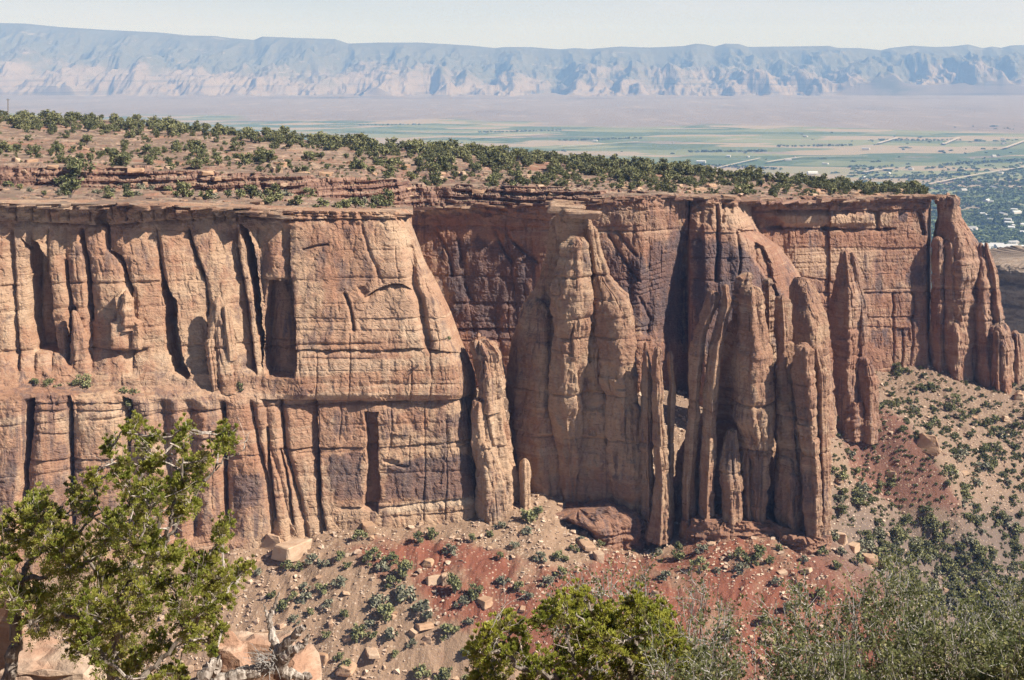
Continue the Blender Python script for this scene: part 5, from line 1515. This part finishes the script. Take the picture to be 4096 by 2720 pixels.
# ---- the valley: trees and farm buildings
CL = [crown_mesh('tree_clump', 600 + k, M['leaf_valley'], 150, 8, 0.62, 0.24, False, 0.3, 0.62) for k in range(5)]
rs = np.random.RandomState(55)
def vz(x, y):
    q_ = np.array([[x, y, 0.0]])
    return VZ + 3
vl = []
for k in range(9000):
    px = rs.uniform(-10, 1060) if k < 3000 else rs.uniform(850, 1060); y = 1 / rs.uniform(1 / 11800, 1 / 3700)
    x = (px - CX) * y / F_PX
    n_ = float(fbm(np.array([[x / 900, y / 900, 1.5]]), 3)[0]) + 0.5 * float(pn(np.array([[x / 220, y / 220, 4.5]]))[0])
    town = sstep(8200, 4600, y + (980 - px) * 9.0) if px > 700 else 0.0
    w_ = 0.05 + 1.0 * town + max(0, n_ - 0.16) * 1.2
    if y > 9800: w_ *= 0.4
    if rs.rand() > w_: continue
    s = rs.uniform(10, 17) * (1.5 if rs.rand() < 0.12 else 1)
    vl.append((x, y, s, 1 + rs.rand() ** 2 * (2.8 if rs.rand() < 0.3 else 1.0)))
vl.sort(key=lambda c: -c[2] * c[3] / c[1])
st = Stuff()
for k, (x, y, s, wd) in enumerate(vl):
    if k < 250: put(CL[k % 5], 'tree_clump', (x, y, VZ - 1), s, 'clump of leafy trees among the green fields of the valley floor', 'tree', 'tree clumps on the valley floor', wide=wd)
    else: st.add(CL[k % 5], (x, y, VZ - 1), s, wd)
for (xa, ya, xb, yb, m_) in [(690,152.5,765,152,26),(560,141,640,139,24),(880,141,960,140.5,20),(780,147,850,146,18),(940,166,1030,160,24),(700,166,780,170,20),(480,133,560,131,22),(360,126,420,125,16),(860,180,960,176,22)]:
    for t_ in np.linspace(0, 1, m_):
        px = xa + (xb - xa) * t_ + rs.uniform(-.6, .6); py = ya + (yb - ya) * t_; y = -VZ * F_PX / (py - HY)
        st.add(CL[int(t_ * 50) % 5], ((px - CX) * y / F_PX, y, VZ + 2), rs.uniform(13, 22), 1.2)
st.obj('valley_woods', M['leaf_valley'])
n = NT('pale painted wall'); n.color(n.mix(n.mr(n.t.nodes.new('ShaderNodeObjectInfo').outputs['Random'], 0, 1, 0, 1, False), (0.62, 0.60, 0.56), (0.40, 0.36, 0.32))); M['wall'] = n.m
n = NT('pale metal roof'); n.color(n.mix(n.mr(n.t.nodes.new('ShaderNodeObjectInfo').outputs['Random'], 0, 1, 0, 1, False), (0.62, 0.62, 0.62), (0.30, 0.29, 0.29))); M['roof'] = n.m
def house_mesh(w, l, h):
    V = np.array([(-w, -l, 0), (w, -l, 0), (w, l, 0), (-w, l, 0), (-w, -l, h), (w, -l, h), (w, l, h), (-w, l, h), (0, -l, h * 1.6), (0, l, h * 1.6)], float)
    body = [[0, 1, 5, 4], [2, 3, 7, 6], [1, 2, 6, 5], [3, 0, 4, 7]]
    Q = np.array(body + [[5, 6, 9, 8], [7, 4, 8, 9]]); T = np.array([[4, 5, 8], [6, 7, 9]])
    o = mesh_np('farm_house', V, [Q, T], mats=[M['wall'], M['roof']], mi=[0, 0, 0, 0, 1, 1, 0, 0])
    COL.objects.unlink(o); return o
HS = [house_mesh(5, 9, 4), house_mesh(7, 16, 5), house_mesh(6, 8, 5)]
for k in range(80):
    if k < 26: px, y = rs.uniform(955, 1040), 1 / rs.uniform(1 / 5600, 1 / 3900)
    else: px, y = rs.uniform(330, 1040), 1 / rs.uniform(1 / 10500, 1 / 5600)
    x = (px - CX) * y / F_PX
    c = HS[k % 3].copy(); c.name = 'farm_house'; COL.objects.link(c); c.location = (x, y, VZ + 4); s = rs.uniform(1.0, 1.6); c.scale = (s, s, s); c.rotation_euler = (0, 0, rs.uniform(0, 3.1))
    tagit(c, 'pale house among the trees of the valley floor', 'house', 'houses on the valley floor')
for k, (px, py, w_) in enumerate([(990,250,30),(997,249.5,26),(1004,251,34),(1012,250.5,22),(1018,252,26)]):
    y = -VZ * F_PX / (py - HY); x = (px - CX) * y / F_PX
    c = HS[1].copy(); c.name = 'warehouse'; COL.objects.link(c); c.location = (x, y, VZ + 4); c.scale = (w_ / 9, w_ / 22, 2.0); c.rotation_euler = (0, 0, 0.15 * k + 1.2)
    tagit(c, 'long white-roofed shed at the edge of the valley town', 'shed', 'white sheds of the valley town')

# ---- on the mesa: a slanted picnic shelter and a utility pole
p = mesa_pt(672, 2.55)
sh = empty('picnic_shelter', tuple(p), 'small open shelter with a slanted pale roof among the mesa junipers', 'shelter')
def boxm(name, c, s, mat, parent, rot=(0, 0, 0)):
    V = np.array([(x, y, z) for x in (-.5, .5) for y in (-.5, .5) for z in (-.5, .5)]) * np.array(s)
    o = mesh_np(name, V, np.array([(0, 1, 3, 2), (4, 6, 7, 5), (0, 4, 5, 1), (2, 3, 7, 6), (0, 2, 6, 4), (1, 5, 7, 3)]), mat)
    o.location = c; o.rotation_euler = rot; o.parent = parent
    return o
boxm('roof', (0, 0, 4.6), (10.5, 5, 0.35), M['roof'], sh, (0, -0.2, 0))
for dx, hh in ((-3.4, 3.7), (3.4, 5.0)):
    for dy in (-1.8, 1.8): boxm('post', (dx, dy, hh / 2), (0.35, 0.35, hh), M['bark'], sh)
p = mesa_pt(8, 2.95)
po = empty('utility_pole', tuple(p), 'tall thin utility pole above the trees at the left end of the mesa', 'pole')
boxm('shaft', (0, 0, 5.5), (0.4, 0.4, 13), M['bark'], po); boxm('crossarm', (0, 0, 11.2), (2.4, 0.25, 0.25), M['bark'], po)
# ================================================================== FOREGROUND RIM
def fore_mats():
    n = NT('near sandstone')
    big = n.noise(n.scale(n.pos, (0.7, 0.7, 1.2)), 1.0, 5, 0.62)
    c = n.mix(n.mr(big, 0.4, 0.62), (0.45, 0.33, 0.24), (0.36, 0.21, 0.14))
    bed = n.noise(n.scale(n.pos, (0.25, 0.25, 6.0)), 1.0, 5, 0.66)
    c = n.mix(n.mr(bed, 0.5, 0.64, 0, 0.5), c, (0.56, 0.43, 0.32))
    g = n.noise(n.pos, 9.0, 6, 0.72)
    c = n.mix(n.mr(g, 0.48, 0.3, 0, 0.5), c, (0.15, 0.09, 0.065))
    n.bump(n.math('ADD', n.noise(n.pos, 7.0, 6, 0.7), n.math('MULTIPLY', bed, 0.8)), 0.6, 0.06)
    n.color(c); M['near_rock'] = n.m
    n = NT('rim soil'); n.color(n.mix(n.noise(n.pos, 2.5, 6, 0.7), (0.20, 0.12, 0.08), (0.40, 0.27, 0.18))); n.bump(n.noise(n.pos, 6.0, 6, 0.7), 0.7, 0.08); M['rim_soil'] = n.m
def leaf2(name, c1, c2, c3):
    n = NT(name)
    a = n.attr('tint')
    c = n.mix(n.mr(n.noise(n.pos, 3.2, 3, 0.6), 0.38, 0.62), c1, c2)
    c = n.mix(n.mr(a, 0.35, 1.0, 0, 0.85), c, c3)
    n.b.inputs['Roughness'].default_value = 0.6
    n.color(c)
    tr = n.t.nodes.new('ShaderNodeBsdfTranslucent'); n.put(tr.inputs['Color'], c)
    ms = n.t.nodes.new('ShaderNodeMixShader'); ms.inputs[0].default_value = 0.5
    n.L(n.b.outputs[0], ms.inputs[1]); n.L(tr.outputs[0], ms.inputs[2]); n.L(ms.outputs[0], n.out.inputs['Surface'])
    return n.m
fore_mats()
M['leaf_jun'] = leaf2('juniper leaf', (0.27, 0.305, 0.06), (0.44, 0.43, 0.10), (0.58, 0.52, 0.17))
M['leaf_dry'] = leaf2('yellowing juniper leaf', (0.20, 0.18, 0.07), (0.30, 0.26, 0.11), (0.42, 0.36, 0.18))
M['leaf_bright'] = leaf2('bright juniper leaf', (0.30, 0.33, 0.06), (0.46, 0.45, 0.085), (0.60, 0.54, 0.15))
M['leaf_mahog'] = leaf2('small olive leaf', (0.11, 0.13, 0.052), (0.20, 0.205, 0.085), (0.50, 0.46, 0.20))

# ---- ground under the foreground plants: the rim slopes down to a ledge and drops away
fx = np.linspace(-14, 14, 150); fy = np.concatenate([np.linspace(-6, 17.5, 120), np.linspace(17.7, 22, 24)])
FX, FY = np.meshgrid(fx, fy)
q = np.stack([FX.ravel(), FY.ravel(), np.zeros(FX.size)], -1)
FZ = np.interp(FY, [-6, 1, 8, 12, 14, 16, 17.5, 18.5, 22], [-1.8, -2.0, -5.0, -6.3, -7.0, -7.5, -7.9, -12, -48]) + 0.16 * fbm(q / 1.7, 4).reshape(FX.shape)
tagit(mesh_np('rim_ground', np.stack([FX, FY, FZ], -1).reshape(-1, 3), grid_faces(*FX.shape), M['rim_soil'], smooth=False), kind='structure')
def rim_z(x, y):
    return float(np.interp(y, [-6, 1, 8, 12, 14, 16, 17.5, 18.5, 22], [-1.8, -2.0, -5.0, -6.3, -7.0, -7.5, -7.9, -12, -48]))

NEAR = [stone_mesh('rim_boulder', 700 + k, (0.75, 0.6, 0.8, 0.55)[k % 4], (12, 9)[k % 2], M['near_rock'], 0.035, 6, 0.07) for k in range(6)]
for k, (px, py, w_, h_, d, lab) in enumerate([
    (228,655,44,62,16.8,'pale rounded sandstone block right of the left-hand juniper'),
    (262,640,62,44,17.3,'broad sandstone block with a rusty face behind the dead branch'),
    (300,668,50,52,16.6,'sandstone block behind the right end of the dead branch'),
    (246,690,66,40,16.0,'shadowed brown ledge block under the dead branch'),
    (325,694,52,26,16.2,'low tan block at the bottom edge right of the dead branch'),
    (60,668,90,64,16.4,'reddish rim block seen through the left-hand juniper'),
    (125,690,80,44,16.2,'low rim block under the left-hand juniper'),
    (5,610,60,100,17.0,'pale rock at the left edge behind the juniper trunk')]):
    p = up(px, py, d)
    c = NEAR[k % 6].copy(); c.name = 'rim_boulder'; COL.objects.link(c)
    sc_ = d / F_PX * 1.12
    gz = rim_z(p[0], d)
    top = p[2] + h_ * sc_ / 2
    H = max(top - gz + 0.3, 0.4)
    c.location = (p[0], d, top - H / 2); c.scale = (w_ * sc_, w_ * sc_ * 0.8, H * 1.15); c.rotation_euler = (0, 0, (k * 1.3) % 0.9 - 0.4)
    tagit(c, lab, 'rock')

# ---- branching helpers
def wob(p0, p1, n, amp, rng, sag=0.0):
    t = np.linspace(0, 1, n)[:, None]
    P = p0 * (1 - t) + p1 * t
    k = rng.normal(size=(n, 3)) * amp; k[0] = 0; k[-1] = 0
    P = P + k
    P[:, 2] += sag * (t[:, 0] * (1 - t[:, 0]))
    return P

def make_juniper(name, limbs, clusters, d0, seed, leafmat, label, group=None, base=None, dspread=0.9, blades=820, bl=0.026, dead=26):
    rng = np.random.RandomState(seed)
    base = np.array(base)
    root = empty(name, tuple(base), label, 'tree', group)
    wood, nodes = Geo(), []
    for li, (pts, r0, r1) in enumerate(limbs):
        P = np.array([up(px, py, d) for px, py, d in pts])
        t = np.linspace(0, 1, len(P)); tt_ = np.linspace(0, 1, len(P) * 5)
        Q = np.stack([np.interp(tt_, t, P[:, i]) for i in range(3)], -1)
        Q[1:-1] += rng.normal(size=(len(Q) - 2, 3)) * 0.012
        R = r0 + (r1 - r0) * tt_ ** 0.8
        wood.tube(Q, R * (1 + 0.12 * rng.normal(size=len(R))), 8)
        if li == 0: ntr = wood.n
        nodes += [tuple(q_) for q_ in Q]
    tw = Geo(); lf = Geo(); dry = Geo()
    cl = []
    clusters = list(clusters) + [(px + rng.uniform(-13, 13), py + rng.uniform(-9, 12), r * rng.uniform(0.4, 0.7)) for (px, py, r) in clusters if r > 9 and py > (500 if d0 > 13 else 600)]
    for (px, py, r) in clusters:
        d = d0 + rng.uniform(-dspread, dspread)
        cl.append((up(px, py, d), 1.18 * r * d / F_PX))
    nd = np.array(nodes)
    order = np.argsort([np.min(np.linalg.norm(nd - c, axis=1)) for c, r in cl])
    for oi in order:
        c, r = cl[oi]
        nd = np.array(nodes)
        dist_ = np.linalg.norm(nd - c, axis=1) + 0.5 * np.maximum(nd[:, 2] - c[2], 0)
        p0 = nd[np.argmin(dist_)]
        L = np.linalg.norm(c - p0)
        B = wob(p0, c, max(4, int(L / 0.09)), 0.018, rng, -0.10 * L)
        tw.tube(B, np.linspace(min(0.026, 0.008 + 0.018 * L), 0.005, len(B)), 5)
        nodes += [tuple(q_) for q_ in B[1:]]
        # tufts of scale leaves inside the clump
        nt = int(np.clip(14 + r * 170, 16, 52))
        for k in range(nt):
            v = rng.normal(size=3); v /= np.linalg.norm(v)
            e = c + v * r * rng.uniform(0.2, 1.05) * np.array([1, 1, 1.25])
            S_ = wob(c * 0.8 + p0 * 0.2 if k % 2 else c, e, 4, 0.008, rng)
            tw.tube(S_, np.linspace(0.004, 0.0018, 4), 3)
            m = int(blades * rng.uniform(0.04, 0.085))
            dirs = rng.normal(size=(m, 3)); dirs /= np.linalg.norm(dirs, axis=1)[:, None]
            dirs = dirs * 0.55 + v * 0.45 + np.array([0, 0, 0.75])
            dirs /= np.linalg.norm(dirs, axis=1)[:, None]
            rad = r * rng.uniform(0.16, 0.34)
            c0 = e + dirs * rad * rng.rand(m)[:, None] ** 0.7
            sd_ = np.cross(dirs, rng.normal(size=(m, 3))); sd_ /= np.linalg.norm(sd_, axis=1)[:, None]
            ln = bl * rng.uniform(0.6, 1.3, m)[:, None]; wd = ln * rng.uniform(0.15, 0.26, m)[:, None]
            V = np.stack([c0, c0 + dirs * ln * 0.5 + sd_ * wd, c0 + dirs * ln, c0 + dirs * ln * 0.5 - sd_ * wd], 1).reshape(-1, 3)
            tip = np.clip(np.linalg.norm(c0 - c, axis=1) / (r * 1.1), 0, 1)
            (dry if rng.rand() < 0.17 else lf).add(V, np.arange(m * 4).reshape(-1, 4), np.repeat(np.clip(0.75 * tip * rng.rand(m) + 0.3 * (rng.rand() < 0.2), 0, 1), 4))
    for k in range(dead):                                       # bare grey twigs
        p0 = np.array(nodes[rng.randint(len(nodes))])
        v = rng.normal(size=3); v[2] = abs(v[2]) * 0.6; v /= np.linalg.norm(v)
        e = p0 + v * rng.uniform(0.12, 0.42)
        B = wob(p0, e, 6, 0.012, rng); tw.tube(B, np.linspace(0.006, 0.0018, 6), 4)
        for j in range(3):
            i0 = rng.randint(2, 6); e2 = B[i0] + (v * 0.5 + rng.normal(size=3) * 0.7) * rng.uniform(0.05, 0.16)
            tw.tube(wob(B[i0], e2, 4, 0.006, rng), np.linspace(0.003, 0.0012, 4), 3)
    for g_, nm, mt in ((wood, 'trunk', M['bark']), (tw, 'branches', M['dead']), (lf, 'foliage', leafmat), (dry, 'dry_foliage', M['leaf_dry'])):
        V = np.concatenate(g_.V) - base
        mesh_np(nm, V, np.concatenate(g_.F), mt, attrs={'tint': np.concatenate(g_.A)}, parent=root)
    return root

J1 = [(135,424,9),(128,432,7),(155,437,8),(143,446,10),(187,428,8),(181,433,7),(176,442,6),(183,450,6),(217,450,8),(222,430,7),(228,438,9),(229,446,7),(112,443,7),(107,450,5),(155,463,11),(148,470,9),(122,463,10),(117,471,8),(190,464,10),(182,472,9),(205,458,8),(198,466,8),
 (92,477,8),(97,486,8),(88,500,9),(88,512,9),(75,490,8),(74,500,7),(125,482,11),(140,492,12),(132,500,10),(165,487,13),(152,490,10),(180,490,12),(196,482,9),(122,513,9),(150,508,12),(175,507,12),(190,503,10),(106,520,8),
 (40,498,11),(33,508,12),(44,515,11),(26,516,10),(52,522,10),(30,532,12),(46,535,11),(62,536,11),(20,540,10),
 (45,550,16),(62,553,13),(80,546,16),(105,541,16),(130,541,16),(150,531,13),(118,530,11),(70,570,19),(98,572,19),(130,566,17),(150,552,12),(168,556,13),(180,550,10),
 (222,530,10),(222,538,9),(219,552,7),(206,560,9),(205,568,11),(222,577,10),(239,573,9),(246,568,8),(235,584,8),(215,588,13),(190,578,15),(160,582,18),(130,597,20),(100,602,20),(72,600,18),(42,593,18),(22,590,13),(58,620,18),(32,624,17),(90,627,18),(120,620,17),(150,612,17),(180,606,17),(206,606,13),(226,600,9),
 (118,645,17),(145,655,16),(105,662,16),(78,643,13),(130,675,16),(170,672,12),(160,640,12),(195,640,12),(214,640,10),(222,630,8),(92,640,12),(4,552,11),(8,518,8),(4,530,9),(3,580,13),(14,602,14),(182,628,10),(196,622,10),(120,690,14),(148,690,14),(172,688,12)]
make_juniper('juniper', [
    ([(4,722,13.6),(8,680,13.6),(16,640,13.7),(18,600,13.8),(20,578,13.8),(30,560,13.9),(48,545,14.0)], 0.085, 0.02),
    ([(100,725,14.0),(112,680,14.0),(116,640,14.1),(118,600,14.1),(140,580,14.1),(150,550,14.1),(160,520,14.2),(140,490,14.2),(146,462,14.3),(150,440,14.3)], 0.055, 0.010),
    ([(104,726,14.0),(130,690,14.1),(165,655,14.2),(198,620,14.2),(218,590,14.3),(234,575,14.3)], 0.04, 0.010),
    ([(118,600,14.1),(135,575,14.2),(158,556,14.2),(176,525,14.3),(196,495,14.3),(214,468,14.4),(228,456,14.4)], 0.032, 0.007),
    ([(150,556,14.1),(165,535,14.0),(172,512,14.0),(182,480,14.0),(183,450,14.0),(190,432,14.0)], 0.028, 0.007),
    ([(118,600,14.1),(95,570,14.0),(72,540,13.9),(100,510,14.0),(92,480,14.0)], 0.026, 0.007),
    ([(22,580,13.8),(45,575,13.7),(80,565,13.7),(110,550,13.8)], 0.025, 0.008),
    ([(114,640,14.1),(80,620,13.9),(50,612,13.8),(30,622,13.8)], 0.026, 0.008),
    ([(214,470,14.4),(226,458,14.4),(240,452,14.4),(247,446,14.4)], 0.010, 0.003)],
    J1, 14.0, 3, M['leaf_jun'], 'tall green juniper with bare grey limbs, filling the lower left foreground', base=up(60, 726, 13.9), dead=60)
J2 = [(575,597,9),(585,600,8),(566,603,8),(555,608,10),(545,612,8),(565,613,10),(600,612,11),(612,617,9),(540,621,8),(505,624,10),(495,632,10),(515,628,9),(525,633,8),(485,640,10),(498,646,12),(478,652,10),(490,665,13),(510,660,11),(480,676,12),(500,682,12),(522,650,9),
 (590,626,13),(575,622,10),(610,627,12),(635,599,9),(628,606,8),(640,609,10),(647,616,10),(660,612,9),(667,620,8),(630,621,12),(650,631,13),(665,626,10),(673,640,11),(640,646,13),(615,645,12),(600,641,12),(576,650,13),(560,655,12),(545,660,12),(570,670,13),(586,661,11),(535,670,12),(550,682,13),(656,656,12),(635,661,11),(680,648,8),(685,658,9),(690,666,8),(681,670,8),(597,676,11),(620,668,9),(645,672,9),(530,690,12),(575,690,12),(612,692,10)]
make_juniper('juniper', [
    ([(632,735,12.4),(634,690,12.4),(630,670,12.4),(625,655,12.5),(638,640,12.6),(636,622,12.6)], 0.075, 0.014),
    ([(620,730,12.4),(600,690,12.3),(575,665,12.3),(566,640,12.4),(572,615,12.5)], 0.04, 0.010),
    ([(600,690,12.3),(560,680,12.1),(520,668,12.1),(500,650,12.1),(496,636,12.2)], 0.03, 0.008),
    ([(634,680,12.4),(660,662,12.5),(676,652,12.6)], 0.028, 0.008),
    ([(625,655,12.5),(604,640,12.5),(596,622,12.5)], 0.022, 0.007)],
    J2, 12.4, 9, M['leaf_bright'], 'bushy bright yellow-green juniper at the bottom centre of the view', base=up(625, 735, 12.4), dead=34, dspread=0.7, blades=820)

# ---- mountain mahogany scrub: pale wands with sparse small leaves
def make_scrub(px0, px1, tops, d, seed, label, nst=16, leaves=1.0, leafy=None, stem=0.011, tw_n=7):
    rng = np.random.RandomState(seed)
    base = up((px0 + px1) / 2, 738, d); base[2] = rim_z(base[0], d) - 0.05
    root = empty('scrub_bush', tuple(base), label, 'shrub', 'grey twiggy scrub along the near rim')
    g, lf = Geo(), Geo()
    tx_ = [t[0] for t in tops]; ty_ = [t[1] for t in tops]
    def leafset(P, n_, sp):
        if n_ <= 0: return
        i = rng.randint(0, len(P), n_); c = P[i] + rng.normal(size=(n_, 3)) * sp
        V, F = leaf_quads(c, np.array([0, -0.2, 0.7]), 0.020, rng, 1.5)
        lf.add(V, F, np.repeat((rng.rand(n_) ** 2.2) * (rng.rand(n_) < 0.75), 4))
    for k in range(nst):
        px = rng.uniform(px0, px1); topy = np.interp(px, tx_, ty_) + abs(rng.normal()) * 14
        dd = d + rng.uniform(-0.8, 0.8)
        e = up(px, topy, dd)
        b0 = base + np.array([rng.uniform(-0.25, 0.25), rng.uniform(-0.25, 0.25), 0])
        b0[0] += (e[0] - base[0]) * 0.45
        B = wob(b0, e, 14, 0.022, rng, 0.12)
        B[:, :2] += np.cumsum(rng.normal(size=(14, 2)) * 0.006, 0)
        g.tube(B, np.linspace(stem * rng.uniform(0.6, 1.1), 0.0022, 14), 4)
        leafset(B[7:], int(10 * leaves), 0.03)
        for j in range(tw_n):
            i0 = rng.randint(4, 13)
            v = (B[min(i0 + 1, 13)] - B[i0]); v = v / (np.linalg.norm(v) + 1e-9) * 0.7 + rng.normal(size=3) * 0.55
            v /= np.linalg.norm(v)
            T_ = wob(B[i0], B[i0] + v * rng.uniform(0.12, 0.42), 7, 0.012, rng)
            g.tube(T_, np.linspace(0.0042, 0.0014, 7), 3)
            leafset(T_, int(rng.uniform(9, 24) * leaves), 0.02)
            for m in range(3):
                i1 = rng.randint(1, 7); v2 = v * 0.5 + rng.normal(size=3) * 0.6; v2 /= np.linalg.norm(v2)
                U_ = wob(T_[i1], T_[i1] + v2 * rng.uniform(0.05, 0.17), 4, 0.006, rng)
                g.tube(U_, np.linspace(0.0024, 0.001, 4), 3)
                leafset(U_, int(rng.uniform(5, 15) * leaves), 0.012)
    for g_, nm, mt in ((g, 'stems', M['twig']), (lf, 'leaves', leafy or M['leaf_mahog'])):
        mesh_np(nm, np.concatenate(g_.V) - base, np.concatenate(g_.F), mt, attrs={'tint': np.concatenate(g_.A)}, parent=root)
make_scrub(552, 652, [(552,590),(585,572),(620,560),(652,585)], 13.6, 31, 'grey twiggy bush with few leaves rising behind the bright green juniper', 34, 0.55)
make_scrub(650, 735, [(650,610),(690,592),(712,570),(735,605)], 13.0, 32, 'thin grey wands with sparse leaves just right of the bright green juniper', 18, 0.5)
make_scrub(690, 790, [(690,640),(725,625),(760,612),(790,622)], 11.6, 33, 'leafy scrub bush right of the bright juniper, lowest in its row', 20, 1.0)
make_scrub(770, 870, [(770,600),(800,586),(835,590),(870,575)], 12.4, 34, 'scrub bush with pale crossing wands in front of the red slope', 24, 0.9)
make_scrub(850, 935, [(850,588),(880,572),(905,560),(935,590)], 12.8, 35, 'tall scrub bush whose twigs overlap the green canyon floor', 30, 0.9)
make_scrub(900, 990, [(900,625),(935,600),(965,596),(990,606)], 11.6, 36, 'dense olive scrub bush near the lower right corner', 32, 1.2)
make_scrub(965, 1050, [(965,612),(1000,590),(1024,568),(1050,580)], 12.6, 37, 'scrub bush at the right edge with bare grey tips', 28, 0.9)
make_scrub(985, 1070, [(985,650),(1010,636),(1040,628),(1070,640)], 11.0, 38, 'dark green leafy bush in the bottom right corner', 46, 2.2)
make_scrub(780, 900, [(780,648),(830,632),(870,636),(900,645)], 10.8, 39, 'low olive scrub bush at the bottom edge right of centre', 26, 1.3)
make_scrub(640, 720, [(640,668),(680,655),(700,650),(720,660)], 10.8, 40, 'small scrub at the bottom edge against the bright juniper', 16, 1.0)

# ---- the dead juniper limb lying on the rim
db = up(262, 676, 13.3)
root = empty('dead_branch', tuple(db), 'twisted silvery dead juniper limb lying on the rim beside the left-hand juniper', 'dead branch')
rng = np.random.RandomState(8)
def limb(name, pts, r0, r1, amp=0.008, sides=8):
    P = np.array([up(px, py, d) for px, py, d in pts])
    t = np.linspace(0, 1, len(P)); tt_ = np.linspace(0, 1, len(P) * 6)
    Q = np.stack([np.interp(tt_, t, P[:, i]) for i in range(3)], -1)
    kr = np.array([1, 2, 3, 2, 1.0]) / 9
    for i in range(3): Q[2:-2, i] = np.convolve(Q[:, i], kr, 'valid')
    Q[1:-1] += rng.normal(size=(len(Q) - 2, 3)) * amp * 0.5
    R = (r0 + (r1 - r0) * tt_) * (1 + 0.16 * np.sin(tt_ * 23) * rng.rand() + 0.06 * rng.normal(size=len(tt_)))
    V, F_ = tube_np(Q, R, sides)
    mesh_np(name, V - db, F_, M['dead'], attrs={'tint': np.zeros(len(V))}, parent=root)
limb('trunk', [(196,698,13.2),(215,684,13.2),(238,675,13.2),(262,669,13.25),(280,669,13.3),(296,677,13.3),(311,675,13.3)], 0.085, 0.035, 0.02)
limb('knot', [(190,692,13.0),(204,676,13.0),(213,660,13.05),(219,664,13.1),(212,676,13.1)], 0.07, 0.03, 0.02)
limb('branch', [(278,672,13.3),(277,652,13.3),(272,633,13.35),(268.6,620,13.4),(274,607,13.4),(279,592,13.4)], 0.055, 0.008)
limb('branch', [(269,622,13.4),(266,612,13.4),(264,604,13.4)], 0.018, 0.006)
limb('branch', [(277,655,13.3),(288,642,13.25),(299,631,13.2),(305,626,13.2)], 0.06, 0.02)
limb('branch', [(279,668,13.3),(284,657,13.25),(294,650,13.2),(304,645,13.2),(308.5,634,13.2)], 0.07, 0.012)
limb('branch', [(270,650,13.35),(274,640,13.4),(271,628,13.4)], 0.012, 0.005)
g = Geo()
for k in range(46):
    p0 = up(rng.uniform(262, 276), rng.uniform(655, 670), 13.2); a = rng.uniform(2.0, 5.2)
    e = p0 + np.array([math.cos(a) * 0.22, rng.uniform(-.12, .05), math.sin(a) * 0.16 + 0.03]) * rng.uniform(0.4, 1.0)
    g.tube(wob(p0, e, 6, 0.01, rng), np.linspace(0.005, 0.0016, 6), 4)
mesh_np('twigs', np.concatenate(g.V) - db, np.concatenate(g.F), M['twig'], attrs={'tint': np.zeros(g.n)}, parent=root)
# ================================================================== HAZE
def make_haze():
    x0, x1, y0, y1, z0, z1 = -17500, 17500, -900, 32500, -640, 760
    V = [(x, y, z) for x in (x0, x1) for y in (y0, y1) for z in (z0, z1)]
    Fc = [(0, 1, 3, 2), (4, 6, 7, 5), (0, 4, 5, 1), (2, 3, 7, 6), (0, 2, 6, 4), (1, 5, 7, 3)]
    m = bpy.data.materials.new('haze air'); m.use_nodes = True
    t = m.node_tree; t.nodes.clear()
    o = t.nodes.new('ShaderNodeOutputMaterial'); v = t.nodes.new('ShaderNodeVolumePrincipled')
    v.inputs['Color'].default_value = (0.28, 0.50, 1.0, 1)
    v.inputs['Absorption Color'].default_value = (1, 1, 1, 1)
    v.inputs['Density'].default_value = 5.7e-5
    v.inputs['Anisotropy'].default_value = 0.0
    t.links.new(v.outputs[0], o.inputs['Volume'])
    h = mesh_np('haze', V, [np.array(Fc)], m)
    h.display_type = 'WIRE'
    return tagit(h, kind='stuff')
make_haze()
